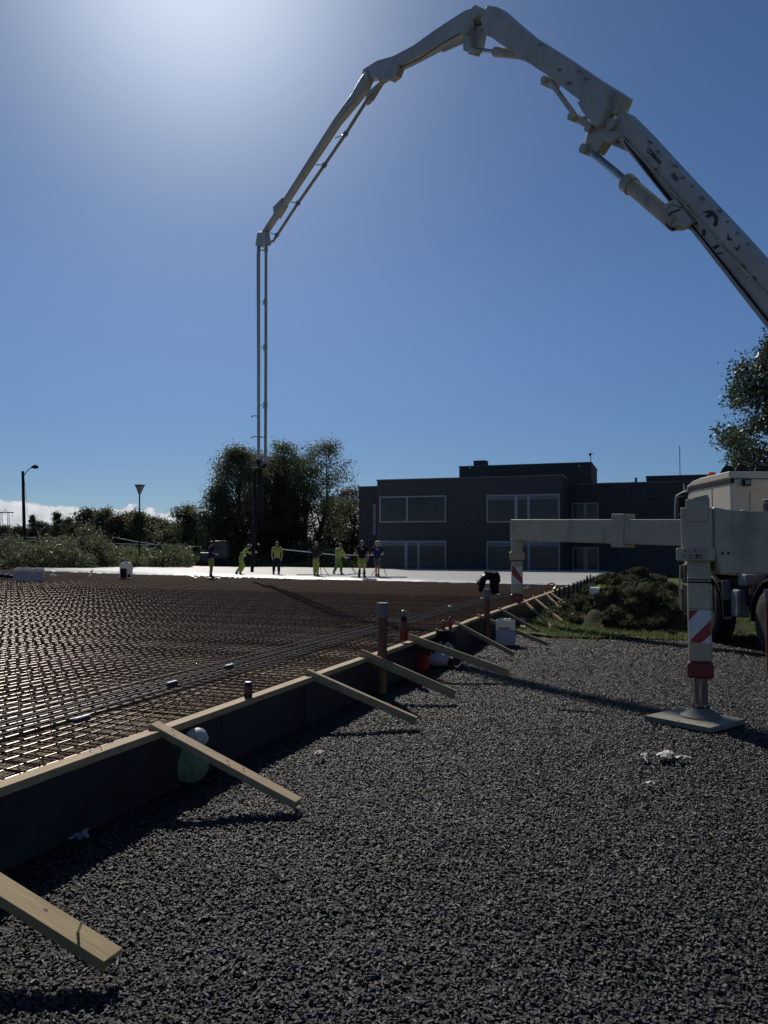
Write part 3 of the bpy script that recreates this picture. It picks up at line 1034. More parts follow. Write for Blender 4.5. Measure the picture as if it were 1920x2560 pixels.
# lettering and decals on section one, laid on its left face
def face_point(px, py, o=-0.214):
    return pl(px, py, o)
def decal(pp, m='decal'):
    mb = MB()
    mb.v = [tuple(face_point(x, y)) for x, y in pp]
    mb.f = [tuple(range(len(pp)))]
    return mb.build('decal', m, s1)
def txt(s, p, q, size):
    cu = bpy.data.curves.new('lettering', 'FONT')
    cu.body = s
    cu.size = size
    cu.extrude = 0.002
    cu.offset = 0.004
    tmp = bpy.data.objects.new('tmp', cu)
    COL.objects.link(tmp)
    bpy.context.view_layer.update()
    me = bpy.data.meshes.new_from_object(tmp.evaluated_get(bpy.context.evaluated_depsgraph_get()))
    bpy.data.objects.remove(tmp)
    me.name = 'lettering'
    me.materials.clear()
    me.materials.append(M['decal'])
    o = bpy.data.objects.new('lettering', me)
    COL.objects.link(o)
    a, b = face_point(*p), face_point(*q)
    x = (b - a).normalized()
    z = -PN
    y = z.cross(x)
    mw = Matrix((x, y, z)).transposed().to_4x4()
    mw.translation = a
    o.parent = s1
    o.matrix_basis = wm(s1).inverted() @ mw
    return o
bpy.context.view_layer.update()
txt("COMMAN", (1616, 377), (1670, 437), 0.115)
txt("BSF4", (1676, 440), (1706, 473), 0.115)
figs = [[(1756, 530), (1774, 524), (1784, 528), (1796, 542), (1795, 558), (1790, 568), (1782, 563), (1786, 548), (1780, 540), (1770, 546), (1762, 540), (1770, 534), (1757, 533)],
        [(1820, 578), (1823, 594), (1832, 597), (1826, 603), (1817, 598)],
        [(1834, 616), (1844, 620), (1851, 606), (1849, 620), (1844, 629), (1836, 620)],
        [(1852, 660), (1862, 664), (1866, 676), (1858, 672)],
        [(1880, 690), (1890, 694), (1893, 706), (1884, 700)]]
for f in figs:
    decal(f)
figs2 = [[(1728, 588), (1738, 575), (1741, 596), (1737, 583)], [(1751, 596), (1762, 592), (1758, 614), (1751, 610)],
         [(1776, 640), (1790, 632), (1797, 636), (1784, 646)], [(1786, 655), (1802, 652), (1806, 656), (1792, 658)]]
for f in figs2:
    decal([(x + 4, y - 22) for x, y in f])
def blotch(cx, cy, k):
    ps_ = []
    rr = random.Random(k)
    for t in range(8):
        a = t * math.pi / 4
        q = rr.uniform(2.5, 9)
        ps_.append((cx + q * math.cos(a) * 1.2 + q * 0.5, cy + q * math.sin(a) * 0.8 + q * 0.5))
    return ps_
for k, (x, y) in enumerate([(1628, 340), (1650, 365), (1690, 400), (1712, 430), (1735, 452), (1760, 480), (1802, 512), (1825, 540), (1850, 568), (1876, 596)]):
    decal(blotch(x - 8, y + 12, k), 'decal2')
for k, (x, y) in enumerate([(1403, 172), (1450, 176), (1470, 195), (1425, 205), (1355, 110)]):
    mb = MB()
    mb.v = [tuple(pl(a, b, -0.266)) for a, b in blotch(x - 6, y, k + 50)]
    mb.f = [tuple(range(8))]
    mb.build('decal', 'decal2', s2)

# turret and deck
MB().lathe((7.45, 12.2, 1.3), [(0.62, 0), (0.62, 0.35), (0.5, 0.4), (0.46, 1.4), (0.36, 1.9)], 20).build('turret', 'cream', truck, smooth=True)
# chassis
MB().box((7.25, 9.9, 0.98), (0.95, 9.6, 0.26)).build('chassis', 'brace_blk', truck, bevel=0.01)
MB().box((7.25, 9.4, 1.34), (2.3, 6.8, 0.12)).build('deck', 'cream', truck, bevel=0.01)
# cab
def quadprism(pts_yz, x0, x1, name, m, parent, bevel=0.03, seg=3):
    p = [((x0 + x1) / 2, y, z) for y, z in pts_yz]
    return MB().prism(p, (x1 - x0, 0, 0)).build(name, m, parent, bevel=bevel, seg=seg)
CX0, CX1 = 6.08, 8.42
cab = quadprism([(13.62, 1.22), (13.62, 2.92), (15.4, 2.92), (15.58, 2.84), (15.80, 1.95), (15.86, 1.0), (15.3, 1.0), (15.25, 1.22)], CX0, CX1, 'cab', 'cabcream', truck, 0.05)
quadprism([(13.605, 2.835), (13.605, 2.92), (15.35, 2.925), (15.55, 2.90), (15.63, 2.84), (15.60, 2.80), (15.35, 2.84)], CX0 - 0.014, CX0 + 0.05, 'trim', 'brace_blk', cab, 0.003, 1)
quadprism([(13.62, 2.925), (13.66, 3.05), (14.9, 3.05), (15.3, 3.02), (15.55, 2.96), (15.66, 2.88), (15.56, 2.905), (15.35, 2.93)], CX0 - 0.02, CX1 + 0.02, 'roof', 'cabcream', cab, 0.025)
quadprism([(14.56, 1.90), (14.56, 2.64), (14.64, 2.71), (15.3, 2.69), (15.46, 2.60), (15.66, 1.90)], CX0 - 0.006, CX0 + 0.02, 'window', 'glass', cab, 0.002, 1)
MB().box((CX0 - 0.002, 14.42, 2.0), (0.006, 0.014, 1.62)).build('door_seam', 'brace_blk', cab)
MB().box((CX0 - 0.006, 14.62, 1.6), (0.02, 0.16, 0.04)).build('door_handle', 'brace_blk', cab)
MB().box((7.25, 13.604, 2.1), (1.7, 0.02, 1.2)).build('rear_panel', 'cabcream', cab, bevel=0.008)
wl = MB().box((6.30, 13.52, 2.84), (0.13, 0.10, 0.12)).build('work_light', 'brace_blk', truck, bevel=0.015)
MB().box((6.30, 13.463, 2.84), (0.085, 0.01, 0.075)).build('lens', 'lampglass', wl)
# windscreen dark nose
quadprism([(15.80, 1.75), (15.62, 2.76), (15.64, 2.78), (15.84, 1.75)], CX0 + 0.06, CX1 - 0.06, 'windscreen', 'glass', cab, 0.002, 1)
# beacon and roof lights
bc = MB().lathe((6.35, 15.05, 3.0), [(0.09, 0), (0.09, 0.04), (0.03, 0.05)], 16).build('beacon', 'steel', truck, smooth=True)
MB().lathe((6.35, 15.05, 3.05), [(0.085, 0), (0.085, 0.07), (0.06, 0.12), (0.01, 0.13)], 16).build('lens', 'amber', bc, smooth=True)
for x, y in ((6.35, 14.35), (6.5, 14.1), (6.9, 14.2)):
    p = Vector((x, y, 3.11))
    MB().lathe(p, [(0.03, 0.14), (0.10, 0.08), (0.12, 0.0)], 16, axis=(0, 1, 0)).build('roof_lamp', 'brace_blk', truck, smooth=True)
MB().tube([(6.3, 14.6, 3.0), (6.3, 14.6, 3.06), (7.9, 14.6, 3.06), (7.9, 14.6, 3.0)], 0.02, 6).build('lamp_bar', 'brace_blk', truck)
# mirror frame
MB().tube([(6.12, 15.6, 2.86), (6.06, 15.78, 2.84), (5.97, 15.85, 2.78), (5.94, 15.85, 2.72), (5.92, 15.85, 2.33), (5.93, 15.86, 2.25)], 0.02, 8).build('mirror_arm', 'steel', truck, smooth=True)
MB().tube([(6.09, 15.8, 2.84), (6.09, 15.8, 3.02)], 0.012, 6).build('mirror_arm', 'steel', truck)
MB().box((6.06, 15.86, 2.60), (0.14, 0.08, 0.32), Matrix.Rotation(R(-14), 3, 'Z')).build('mirror', 'brace_blk', truck, bevel=0.03)
MB().box((6.06, 15.86, 2.34), (0.14, 0.08, 0.14), Matrix.Rotation(R(-14), 3, 'Z')).build('mirror', 'brace_blk', truck, bevel=0.03)
# lower body, bumper corner, mudguards
quadprism([(15.35, 0.45), (15.35, 0.997), (15.85, 0.997), (15.9, 0.5), (15.86, 0.42)], CX0 - 0.04, CX1, 'bumper', 'brace_blk', truck, 0.03)
MB().tube([(6.03, 15.90, 1.36), (6.02, 15.92, 0.9), (6.03, 15.92, 0.5), (6.06, 15.9, 0.45)], 0.018, 6).build('edge_trim', 'cabcream', truck, smooth=True)
MB().box((6.12, 15.75, 1.2), (0.16, 0.25, 0.38)).build('headlamp_block', 'brace_blk', truck, bevel=0.03)
quadprism([(15.22, 0.50), (15.22, 1.0), (15.35, 1.0), (15.35, 0.46)], CX0 - 0.01, CX0 + 0.4, 'step', 'brace_blk', truck, 0.01)
def wheel(y, label=None, x=6.0):
    w = MB()
    pr = [(0.30, 0.0), (0.47, 0.0), (0.515, 0.03), (0.525, 0.08), (0.525, 0.26), (0.515, 0.31), (0.47, 0.34), (0.30, 0.34)]
    w.lathe((x, y, 0.525), pr, 36, axis=(1, 0, 0))
    wo = w.build('wheel', 'tyre', truck, smooth=True)
    MB().lathe((x + 0.02, y, 0.525), [(0.04, -0.04), (0.11, -0.035), (0.12, 0.03), (0.20, 0.05), (0.255, 0.0), (0.285, -0.015), (0.30, 0.0), (0.30, 0.1)], 28, axis=(1, 0, 0)).build('rim', 'rim', wo, smooth=True)
    for k in range(10):
        t = k * math.tau / 10
        c = Vector((x + 0.015, y + 0.155 * math.cos(t), 0.525 + 0.155 * math.sin(t)))
        MB().cyl(c, c + Vector((0.04, 0, 0)), 0.014, 6).build('wheel_nut', 'steel', wo)
    # tread grooves
    tr = MB()
    for k in range(40):
        t = k * math.tau / 40
        q = Vector((0, math.cos(t), math.sin(t)))
        for xx in (0.07, 0.17, 0.27):
            tr.beam(Vector((x + xx - 0.035, y, 0.525)) + q * 0.528, Vector((x + xx + 0.035, y, 0.525)) + q * 0.528, 0.05, 0.016, up=q)
    tr.build('tread', 'tyre', wo)
    return wo
wheel(14.55)
wheel(12.2)
for y in (14.55, 12.2, 8.4, 7.0):
    wheel(y, x=8.16) if y > 10 else None
wheel(7.9)
wheel(6.5)
# arches
for y in (14.55, 12.2):
    pts = []
    o = MB()
    prof = [(y + 0.68 * math.cos(t), 0.55 + 0.66 * math.sin(t)) for t in np.linspace(R(-5), R(185), 14)]
    prof2 = [(y + 0.64 * math.cos(t), 0.55 + 0.62 * math.sin(t)) for t in np.linspace(R(185), R(-5), 14)]
    quadprism(prof + prof2, 6.02, 6.45, 'mudguard', 'brace_blk', truck, 0.004, 1)
# grey flap and boxes between the wheels
MB().beam((6.12, 13.93, 0.44), (6.09, 13.93, 1.13), 0.15, 0.03, up=(0, 1, 0)).build('mud_flap', 'wheel_grey', truck, bevel=0.01)
MB().box((6.22, 13.66, 0.74), (0.22, 0.3, 0.48)).build('tank', 'wheel_grey', truck, bevel=0.04)
MB().box((6.22, 13.2, 1.16), (0.36, 0.3, 0.2)).build('air_box', 'wheel_grey', truck, bevel=0.03)
am = MB().box((6.09, 13.0, 0.98), (0.03, 0.06, 0.10)).build('side_lamp', 'amber', truck, bevel=0.01)
MB().tube([(6.08, 12.92, 0.92), (6.05, 12.80, 1.05), (6.04, 12.68, 1.2)], 0.012, 6).build('lamp_arm', 'steel', truck)
MB().box((6.12, 12.95, 0.62), (0.05, 0.05, 0.05)).build('valve', 'white_foam', truck)
MB().box((7.25, 13.9, 0.95), (2.0, 1.6, 0.5)).build('engine_block', 'brace_blk', truck, bevel=0.05)

# front outrigger: beam and far leg
A0 = Vector((3.2, 18.6, 2.14))
A1 = Vector((5.75, 14.4, 1.98))
fo = MB().beam(A0 + (A0 - A1).normalized() * 0.12, A1, 0.30, 0.50).build('outrigger_beam', 'cream', truck, bevel=0.02)
mid = A0 + (A1 - A0) * 0.62
MB().beam(mid, mid + (A1 - A0).normalized() * 0.32, 0.36, 0.68, off=0.02).build('sleeve', 'cream', fo, bevel=0.015)
lx, ly = 3.17, 18.6
fl = MB().beam((lx, ly, 1.95), (lx, ly, 0.62), 0.27, 0.27, up=(0, 1, 0)).build('outrigger_leg', 'cream', truck, bevel=0.05, seg=3)
MB().beam((lx, ly, 1.62), (lx, ly, 1.42), 0.36, 0.34, up=(0, 1, 0)).build('collar', 'cream', fl, bevel=0.03)
MB().beam((lx, ly, 0.62), (lx, ly, 0.44), 0.30, 0.30, up=(0, 1, 0)).build('red_collar', 'darkred', fl, bevel=0.03)
MB().cyl((lx, ly, 0.5), (lx, ly, 0.06), 0.085, 18).build('piston_rod', 'chrome', fl, smooth=True)
MB().lathe((lx, ly, 0.0), [(0.2, 0), (0.2, 0.03), (0.09, 0.09), (0.07, 0.12)], 18).build('foot', 'cream', fl, smooth=True)
def stripes(x, yface, w, z0, z1, polys, parent):
    """red bands on a white reflective sticker plate in front of the leg; polys in 0..1"""
    MB().box((x, yface - 0.0025, (z0 + z1) / 2), (w, 0.003, z1 - z0)).build('sticker', 'sticker', parent)
    for pg in polys:
        p = [(x - w / 2 + u * w, yface - 0.0055, z0 + v * (z1 - z0)) for u, v in pg]
        MB().prism(p, (0, 0.002, 0)).build('red_band', 'red', parent)
stripes(lx, ly - 0.135, 0.235, 0.86, 1.27, [[(0, 1), (0, 0.55), (1, 0.0), (1, 0.35), (0.25, 1)]], fl)
MB().box((lx, ly - 0.142, 1.42), (0.27, 0.012, 0.03)).build('strap', 'brace_blk', fl)

# near outrigger
NX, NY = 3.03, 7.52
CW = 0.21
nl = MB().beam((NX, NY, 1.66), (NX, NY, 0.575), CW, CW, up=(0, 1, 0)).build('outrigger_leg', 'cream', truck, bevel=0.035, seg=4)
nl.data.polygons.foreach_set('use_smooth', [False] * len(nl.data.polygons))
MB().beam((NX, NY, 0.575), (NX, NY, 0.42), 0.235, 0.235, up=(0, 1, 0)).build('red_collar', 'darkred', nl, bevel=0.03, seg=3)
MB().cyl((NX, NY, 0.5), (NX, NY, 0.15), 0.066, 24).build('piston_rod', 'chrome', nl, smooth=True)
jf = MB().lathe((NX, NY, 0.05), [(0.19, 0), (0.19, 0.012), (0.075, 0.085), (0.07, 0.10)], 26).build('foot', 'padwood', nl, smooth=True)
MB().lathe((NX, NY, 0.135), [(0.075, 0), (0.08, 0.012), (0.055, 0.02), (0.055, 0.045), (0.07, 0.05)], 20).build('ball_joint', 'brace_blk', nl, smooth=True)
for k in range(6):
    t = k * math.tau / 6
    MB().cyl((NX + 0.075 * math.cos(t), NY + 0.075 * math.sin(t), 0.145), (NX + 0.075 * math.cos(t), NY + 0.075 * math.sin(t), 0.172), 0.012, 6).build('bolt', 'steel', nl)
stripes(NX, NY - CW / 2, CW - 0.014, 0.76, 1.065, [[(0, 1), (0, 0.66), (0.45, 1)], [(0.08, 0.08), (1, 0.72), (1, 0.26), (0.55, 0.0), (0.12, 0.0)]], nl)
MB().box((NX - 0.004, NY - CW / 2 - 0.006, 1.33), (CW - 0.01, 0.012, 0.014)).build('hose_line', 'brace_blk', nl)
MB().box((NX - 0.004, NY - CW / 2 - 0.004, 1.355), (CW - 0.01, 0.010, 0.008)).build('hose_line', 'brace_blk', nl)
MB().tube([(NX + 0.09, NY - 0.12, 1.335), (NX + 0.115, NY - 0.11, 1.32), (NX + 0.122, NY - 0.09, 1.28), (NX + 0.125, NY - 0.05, 1.05)], 0.008, 8).build('hydraulic_hose', 'brace_blk', nl, smooth=True)
MB().box((NX, NY - CW / 2 - 0.001, 1.078), (CW, 0.003, 0.004)).build('seam', 'brace_blk', nl)
# head box
hb = MB().box((NX - 0.015, NY, 1.83), (0.28, 0.30, 0.42)).build('outrigger_head', 'cream', truck, bevel=0.018, seg=3)
MB().box((NX - 0.03, NY - 0.02, 1.59), (0.34, 0.34, 0.125)).build('clamp', 'cream', hb, bevel=0.015, seg=3)
p = [(NX - 0.055 - 0.055, NY - 0.1, 1.9), (NX - 0.11, NY - 0.1, 2.105), (NX - 0.095, NY - 0.1, 2.12), (NX - 0.045, NY - 0.1, 2.12), (NX + 0.085, NY - 0.1, 2.055), (NX + 0.085, NY - 0.1, 1.9)]
MB().prism(p, (0, 0.12, 0)).build('lug', 'cream', hb, bevel=0.012, seg=3)
for cx_, cz_, w_, h_ in ((-0.03, 0.023, 0.11, 0.005), (-0.03, -0.008, 0.11, 0.005), (-0.083, 0.0075, 0.005, 0.03), (0.023, 0.0075, 0.005, 0.03), (-0.015, 0.0075, 0.03, 0.006)):
    MB().box((NX + cx_, NY - 0.193, 1.565 + cz_), (w_, 0.007, h_)).build('handle_ring', 'brace_blk', hb)
for dx, dz in ((-0.09, 0.055), (0.0, 0.055), (-0.095, 0.012), (0.015, 0.012)):
    MB().cyl((NX - 0.03 + dx, NY - 0.2, 1.57 + dz), (NX - 0.03 + dx, NY - 0.185, 1.57 + dz), 0.008, 8).build('bolt', 'brace_blk', hb)
# arm towards the truck
arm = [(NX + 0.09, NY, 1.64), (NX + 0.09, NY, 2.045), (NX + 0.22, NY, 2.02), (NX + 0.45, NY, 2.005), (NX + 1.2, NY, 2.0), (6.0, NY, 2.0),
       (6.0, NY, 1.41), (NX + 0.27, NY, 1.41), (NX + 0.16, NY, 1.40), (NX + 0.12, NY, 1.46), (NX + 0.105, NY, 1.56)]
ar = MB().prism(arm, (0, 0.30, 0)).build('outrigger_arm', 'cream', truck, bevel=0.02, seg=3)
MB().box((NX + 1.6, NY - 0.152, 1.455), (2.7, 0.006, 0.012)).build('rib', 'cream', ar)
MB().box((NX + 1.6, NY - 0.152, 1.52), (2.7, 0.006, 0.008)).build('rib', 'cream', ar)
for dx in (0.165, 0.22):
    MB().box((NX + dx, NY - 0.153, 1.605), (0.015, 0.006, 0.03)).build('slot', 'brace_blk', ar)
MB().ball((NX + 0.42, NY - 0.05, 2.0), 0.05, 2, 0, 1, (1, 1, 0.5)).build('dome_cap', 'cream', ar, smooth=True)
MB().box((NX + 0.86, NY + 0.25, 2.06), (0.16, 0.16, 0.15)).build('valve_box', 'brace_blk', truck, bevel=0.03)
MB().box((NX + 0.86, NY + 0.25, 2.14), (0.16, 0.16, 0.012)).build('lid', 'sticker', truck, bevel=0.004)
# weld drips on arm
MB().tube([(NX + 0.45, NY - 0.152, 1.83), (NX + 0.58, NY - 0.153, 1.825), (NX + 0.7, NY - 0.153, 1.85), (NX + 0.95, NY - 0.153, 1.9)], 0.004, 5).build('weld_seam', 'cream', ar)

def spin(o, c, a):
    c = Vector((c[0], c[1], 0))
    Wm = Matrix.Translation(c) @ Matrix.Rotation(a, 4, 'Z') @ Matrix.Translation(-c)
    P_ = wm(o.parent)
    o.matrix_basis = P_.inverted() @ Wm @ P_ @ o.matrix_basis
spin(nl, (NX, NY), R(-21))
spin(hb, (NX, NY), R(-21))
spin(fl, (lx, ly), R(-9.5))

# pad under the near leg
pd = thing('outrigger_pad', (NX - 0.075, NY - 0.03, 0.0), 'worn square grey support pad under the near striped outrigger leg', 'support pad', rz=R(-52))
rt = Matrix.Rotation(R(-52), 3, 'Z')
MB().box((NX - 0.075, NY - 0.03, 0.026), (0.66, 0.62, 0.05), rt).build('board', 'padwood', pd, bevel=0.004)
for u, v in ((-1, -1), (-1, 1), (1, -1), (1, 1), (0, -1), (-1, 0)):
    q = Vector((NX - 0.075, NY - 0.03, 0.052)) + rt @ Vector((u * 0.29, v * 0.27, 0))
    MB().cyl(q, q + Vector((0, 0, 0.002)), 0.008, 8).build('screw', 'knot', pd)
MB().tube([at_z(x, y, 0.03) for x, y in ((1655, 1818), (1668, 1824), (1690, 1822), (1715, 1828))], 0.004, 6).build('pull_cord', 'lumber', pd)
# pad under far leg
p2 = thing('outrigger_pad', (lx, ly, 0), 'small grey pad under the far outrigger leg behind the formwork braces', 'support pad')
MB().box((lx, ly, -0.0), (0.6, 0.6, 0.05)).build('board', 'padwood', p2, bevel=0.004)

# ------------------------------------------------------------------ building
E = Vector((math.cos(AZ), -math.sin(AZ), 0))      # along the facade to the right
Nn = Vector((math.sin(AZ), math.cos(AZ), 0))      # into the building
bld = thing('school_building', rs(-14, 56, 0), 'dark brick two storey building with flat roofs beyond the slab', 'building')
S0 = 56.0
def fr(px, s=S0):
    """r coordinate on the facade plane s for a pixel column"""
    d = ray(px, 1385)
    dd = Vector((d.x / d.y, 1, 0))
    t = s / dd.dot(DS)
    return (dd * t).dot(DR), (dd * t).y
def fz(px, py, s=S0):
    r, Y = fr(px, s)
    return at_y(px, py, Y).z
def fbox(r0, r1, s0, s1, z0, z1, name, m, parent, bevel=0.0):
    c = rs((r0 + r1) / 2, (s0 + s1) / 2, (z0 + z1) / 2)
    rot = Matrix((DR, DS, Vector((0, 0, 1)))).transposed()
    return MB().box(c, (abs(r1 - r0), abs(s1 - s0), z1 - z0), rot).build(name, m, parent, bevel=bevel)
r_l = fr(942)[0]
r_r = fr(1406)[0]
H = 7.05
mainw = fbox(r_l, r_r, S0, S0 + 12, 0, H, 'wall', 'brick', bld)
fbox(r_l - 0.06, r_r + 0.06, S0 - 0.06, S0 + 12.06, H, H + 0.09, 'roof_edge', 'flash', bld)
# left wing (set back)
rl0 = fr(896, S0 + 3)[0]
hw = fz(915, 1218, S0 + 3)
fbox(rl0, r_l - 0.003, S0 + 3, S0 + 12, 0, hw, 'wall', 'brick2', bld)
fbox(rl0 - 0.06, r_l - 0.07, S0 + 2.94, S0 + 12.06, hw, hw + 0.08, 'roof_edge', 'flash', bld)
# right wing (set back), long
SR = S0 + 5
rr0 = r_r
rr1 = fr(1905, SR)[0]
hr = fz(1500, 1210, SR)
fbox(rr0 + 0.003, rr1, SR, SR + 14, 0, hr, 'wall', 'brick2', bld)
fbox(rr0 + 0.07, rr1 + 0.06, SR - 0.06, SR + 14, hr, hr + 0.08, 'roof_edge', 'flash', bld)
# penthouses
SP = S0 + 7
p0, p1 = fr(1148, SP)[0], fr(1480, SP)[0]
hp_ = fz(1300, 1163, SP)
fbox(p0, p1, SP, SP + 6, H - 0.5, hp_, 'penthouse', 'brick2', bld)
fbox(p0 - 0.05, p1 + 0.05, SP - 0.05, SP + 6.05, hp_, hp_ + 0.08, 'roof_edge', 'flash', bld)
c0, c1 = fr(1184, SP + 2)[0], fr(1215, SP + 2)[0]
fbox(c0, c1, SP + 2, SP + 3, hp_, fz(1200, 1151, SP + 2), 'chimney', 'brick2', bld)
SQ = SR + 6
q0, q1 = fr(1618, SQ)[0], fr(1800, SQ)[0]
hq = fz(1650, 1191, SQ)
fbox(q0, q1, SQ, SQ + 6, hr - 0.5, hq, 'penthouse', 'brick2', bld)
fbox(q0 - .05, q1 + .05, SQ - .05, SQ + 6.05, hq, hq + 0.06, 'roof_edge', 'flash', bld)
a = rs(fr(1592, SR + 2)[0], SR + 2, hr - 0.1)
MB().cyl(a, a + Vector((0, 0, 0.7)), 0.10, 8).build('vent_pipe', 'flash', bld)
a = rs(fr(1703, SQ + 1)[0], SQ + 1, hq)
MB().cyl(a, a + Vector((0, 0, 2.55)), 0.03, 6).build('antenna', 'flash', bld)
a = rs(fr(1479, SP + 1)[0], SP + 1, hp_)
wv = MB().cyl(a, a + Vector((0, 0, 0.8)), 0.03, 6).build('wind_vane', 'brace_blk', bld)
MB().ball(a + Vector((-0.05, 0, 0.8)), 0.13, 1).build('vane_head', 'brace_blk', wv)
MB().beam(a + Vector((0, 0, 0.85)), a + Vector((0.25, 0, 0.9)), 0.03, 0.04).build('vane_arm', 'brace_blk', wv)
def window(x0, y0, x1, y1, mull, s, blind=0.0, slats=False, sill=True):
    pc = (x0 + x1) / 2
    r0, r1 = fr(x0, s)[0], fr(x1, s)[0]
    zt, zb = fz(pc, y0, s), fz(pc, y1, s)
    w = fbox(r0, r1, s - 0.03, s + 0.002, zb, zt, 'window', 'glassb', bld)
    t = 0.10
    f = s - 0.09
    fbox(r0, r1, f, s - 0.03, zt - t, zt, 'frame', 'frame', w)
    fbox(r0, r1, f, s - 0.03, zb, zb + t, 'frame', 'frame', w)
    fbox(r0, r0 + t, f + 0.003, s - 0.03, zb + t, zt - t, 'frame', 'frame', w)
    fbox(r1 - t, r1, f + 0.003, s - 0.03, zb + t, zt - t, 'frame', 'frame', w)
    for mx, mw in mull:
        r = fr(mx, s)[0]
        fbox(r - mw / 2, r + mw / 2, f + 0.003, s - 0.03, zb + t, zt - t, 'mullion', 'frame', w)
    if blind:
        fbox(r0 + t, r1 - t, f + 0.02, s - 0.03, zt - t - blind, zt - t, 'blind', 'blind', w)
    return w
window(949, 1240, 1116, 1306, [(1018, .12)], S0)
window(1217, 1236, 1400, 1306, [(1291, .22), (1322, .16)], S0, 0.28)
window(949, 1352, 1116, 1425, [(1016, .24), (1047, .16)], S0, 0.28)
window(1217, 1353, 1400, 1428, [(1291, .2), (1322, .16)], S0, 0.28)
window(1431, 1257, 1497, 1299, [(1464, .22)], SR)
window(1431, 1368, 1497, 1427, [(1464, .3)], SR)
window(933, 1260, 940, 1337, [], S0 + 3)
# far side of pane: dark objects seen through lower window; small lamps on the parapet
for px, py in ((1176, 1170), (1450, 1165)):
    r, Y = fr(px, SP)
    fbox(r - 0.05, r + 0.05, SP - 0.12, SP, fz(px, py, SP) - 0.05, fz(px, py, SP) + 0.05, 'roof_light', 'sticker', bld)

# ------------------------------------------------------------------ vegetation
def foliage(clusters, per, sig, size, rngs, flat=1.0):
    K = len(clusters)
    C = np.repeat(np.asarray(clusters, dtype=float), per, axis=0)
    n = len(C)
    P = C + rngs.normal(0, 1, (n, 3)) * np.array([sig, sig, sig * 0.75])
    a = rngs.normal(0, 1, (n, 3))
    a /= np.linalg.norm(a, axis=1)[:, None]
    b = np.cross(a, rngs.normal(0, 1, (n, 3)))
    b /= np.linalg.norm(b, axis=1)[:, None]
    s = rngs.uniform(0.6, 1.3, n)[:, None] * size
    V = np.stack([P - a * s * 0.5, P + b * s * 0.28, P + a * s * 0.5, P - b * s * 0.28], axis=1).reshape(-1, 3)
    Fc = np.arange(4 * n).reshape(-1, 4)
    return V, Fc

def tree(name, height, width, seed, K=80, per=220, leaf=0.16, m='leaf', trunk=0.25, tr=0.22, shape='round', sig=0.38, label='', cat='tree', group=None, loc=(0, 0, 0), forks=1):
    rn = np.random.default_rng(seed)
    t = thing(name, (0, 0, 0), label, cat, group)
    cl = []
    br = MB()
    for f in range(forks):
        ox = 0 if forks == 1 else (f - (forks - 1) / 2) * width * 0.28
        oy = 0 if forks == 1 else rn.uniform(-0.5, 0.5)
        lean = rn.uniform(-0.4, 0.4, 2)
        pts = [Vector((ox * 0.25, oy * 0.25, -0.1)), Vector((ox * 0.5, oy * .5, height * 0.2)), Vector((ox + lean[0] * 0.5, oy + lean[1] * .5, height * 0.5)), Vector((ox + lean[0], oy + lean[1], height * 0.9))]
        br.tube(pts, [tr, tr * 0.8, tr * 0.5, tr * 0.12], 8)
        for i in range(K // forks):
            u = rn.uniform(0.02, 1.0) ** 0.85
            z = height * (trunk + (1 - trunk) * u)
            if shape == 'round':
                prof = math.sin(math.pi * min(1, 0.12 + 0.88 * u)) ** 0.6 if u < 0.98 else 0.2
            elif shape == 'cone':
                prof = (1 - u) ** 0.8 * 0.95 + 0.06
            elif shape == 'tall':
                prof = math.sin(math.pi * (0.2 + 0.8 * u)) ** 0.8
            else:
                prof = 1.0 - u * 0.5
            ang = rn.uniform(0, math.tau)
            rad = width / 2 / (1 if forks == 1 else 1.35) * prof * (rn.uniform(0.15, 1.0) ** 0.55) * (1 + 0.22 * math.sin(ang * 3 + seed + u * 7))
            c = Vector((ox + rad * math.cos(ang), oy + rad * math.sin(ang), z + rn.uniform(-.2, .2)))
            cl.append(tuple(c))
            z0 = max(height * 0.12, z - rad * rn.uniform(0.7, 1.3) - 0.4)
            k = min(1, z0 / (height * 0.9))
            base = Vector((ox * min(1, k * 1.6), oy * min(1, k * 1.6), z0))
            md_ = (base + c) / 2 + Vector((rn.uniform(-.2, .2), rn.uniform(-.2, .2), 0.18 * rad))
            r0 = tr * 0.32 * (1 - 0.7 * k)
            br.tube([base, md_, c], [r0, r0 * 0.6, r0 * 0.15], 4, cap=False)
    V, Fc = foliage(cl, per, sig, leaf, rn)
    br.build('trunk', 'bark', t, smooth=True)
    cr = mesh_np('crown', V, Fc, m, t)
    t.location = loc
    return t

def ground_at(px, Y):
    d = ray(px, 1385)
    return Vector((d.x / d.y * Y, Y, 0))

# central group behind the slab
defs = [
    (592, 1128, 74, 165, 'leaf2', 21, 'loose grey green tree left of the hanging boom hose', 1),
    (668, 1140, 78, 170, 'leaf', 22, 'tree with forked trunks directly behind the hanging boom hose', 2),
    (765, 1112, 76, 205, 'leaf', 23, 'tallest wide tree left of the dark brick building', 3),
    (715, 1150, 79, 170, 'leafr', 27, 'full green tree between the forked tree and the tallest wide one', 2),
    (872, 1228, 82, 110, 'leaf3', 24, 'reddish leaved tree touching the left corner of the building', 2),
    (548, 1225, 72, 90, 'leafd', 25, 'round dark tree at the left foot of the tall tree group', 1),
    (820, 1250, 84, 90, 'leafd', 26, 'dark low tree filling the gap before the reddish tree', 1),
    (640, 1235, 80, 120, 'leafd', 61, 'dark low tree between the forked tree and the loose grey green one', 1),
    (712, 1235, 82, 120, 'leafd', 62, 'dark low tree under the tallest wide tree', 1),
]
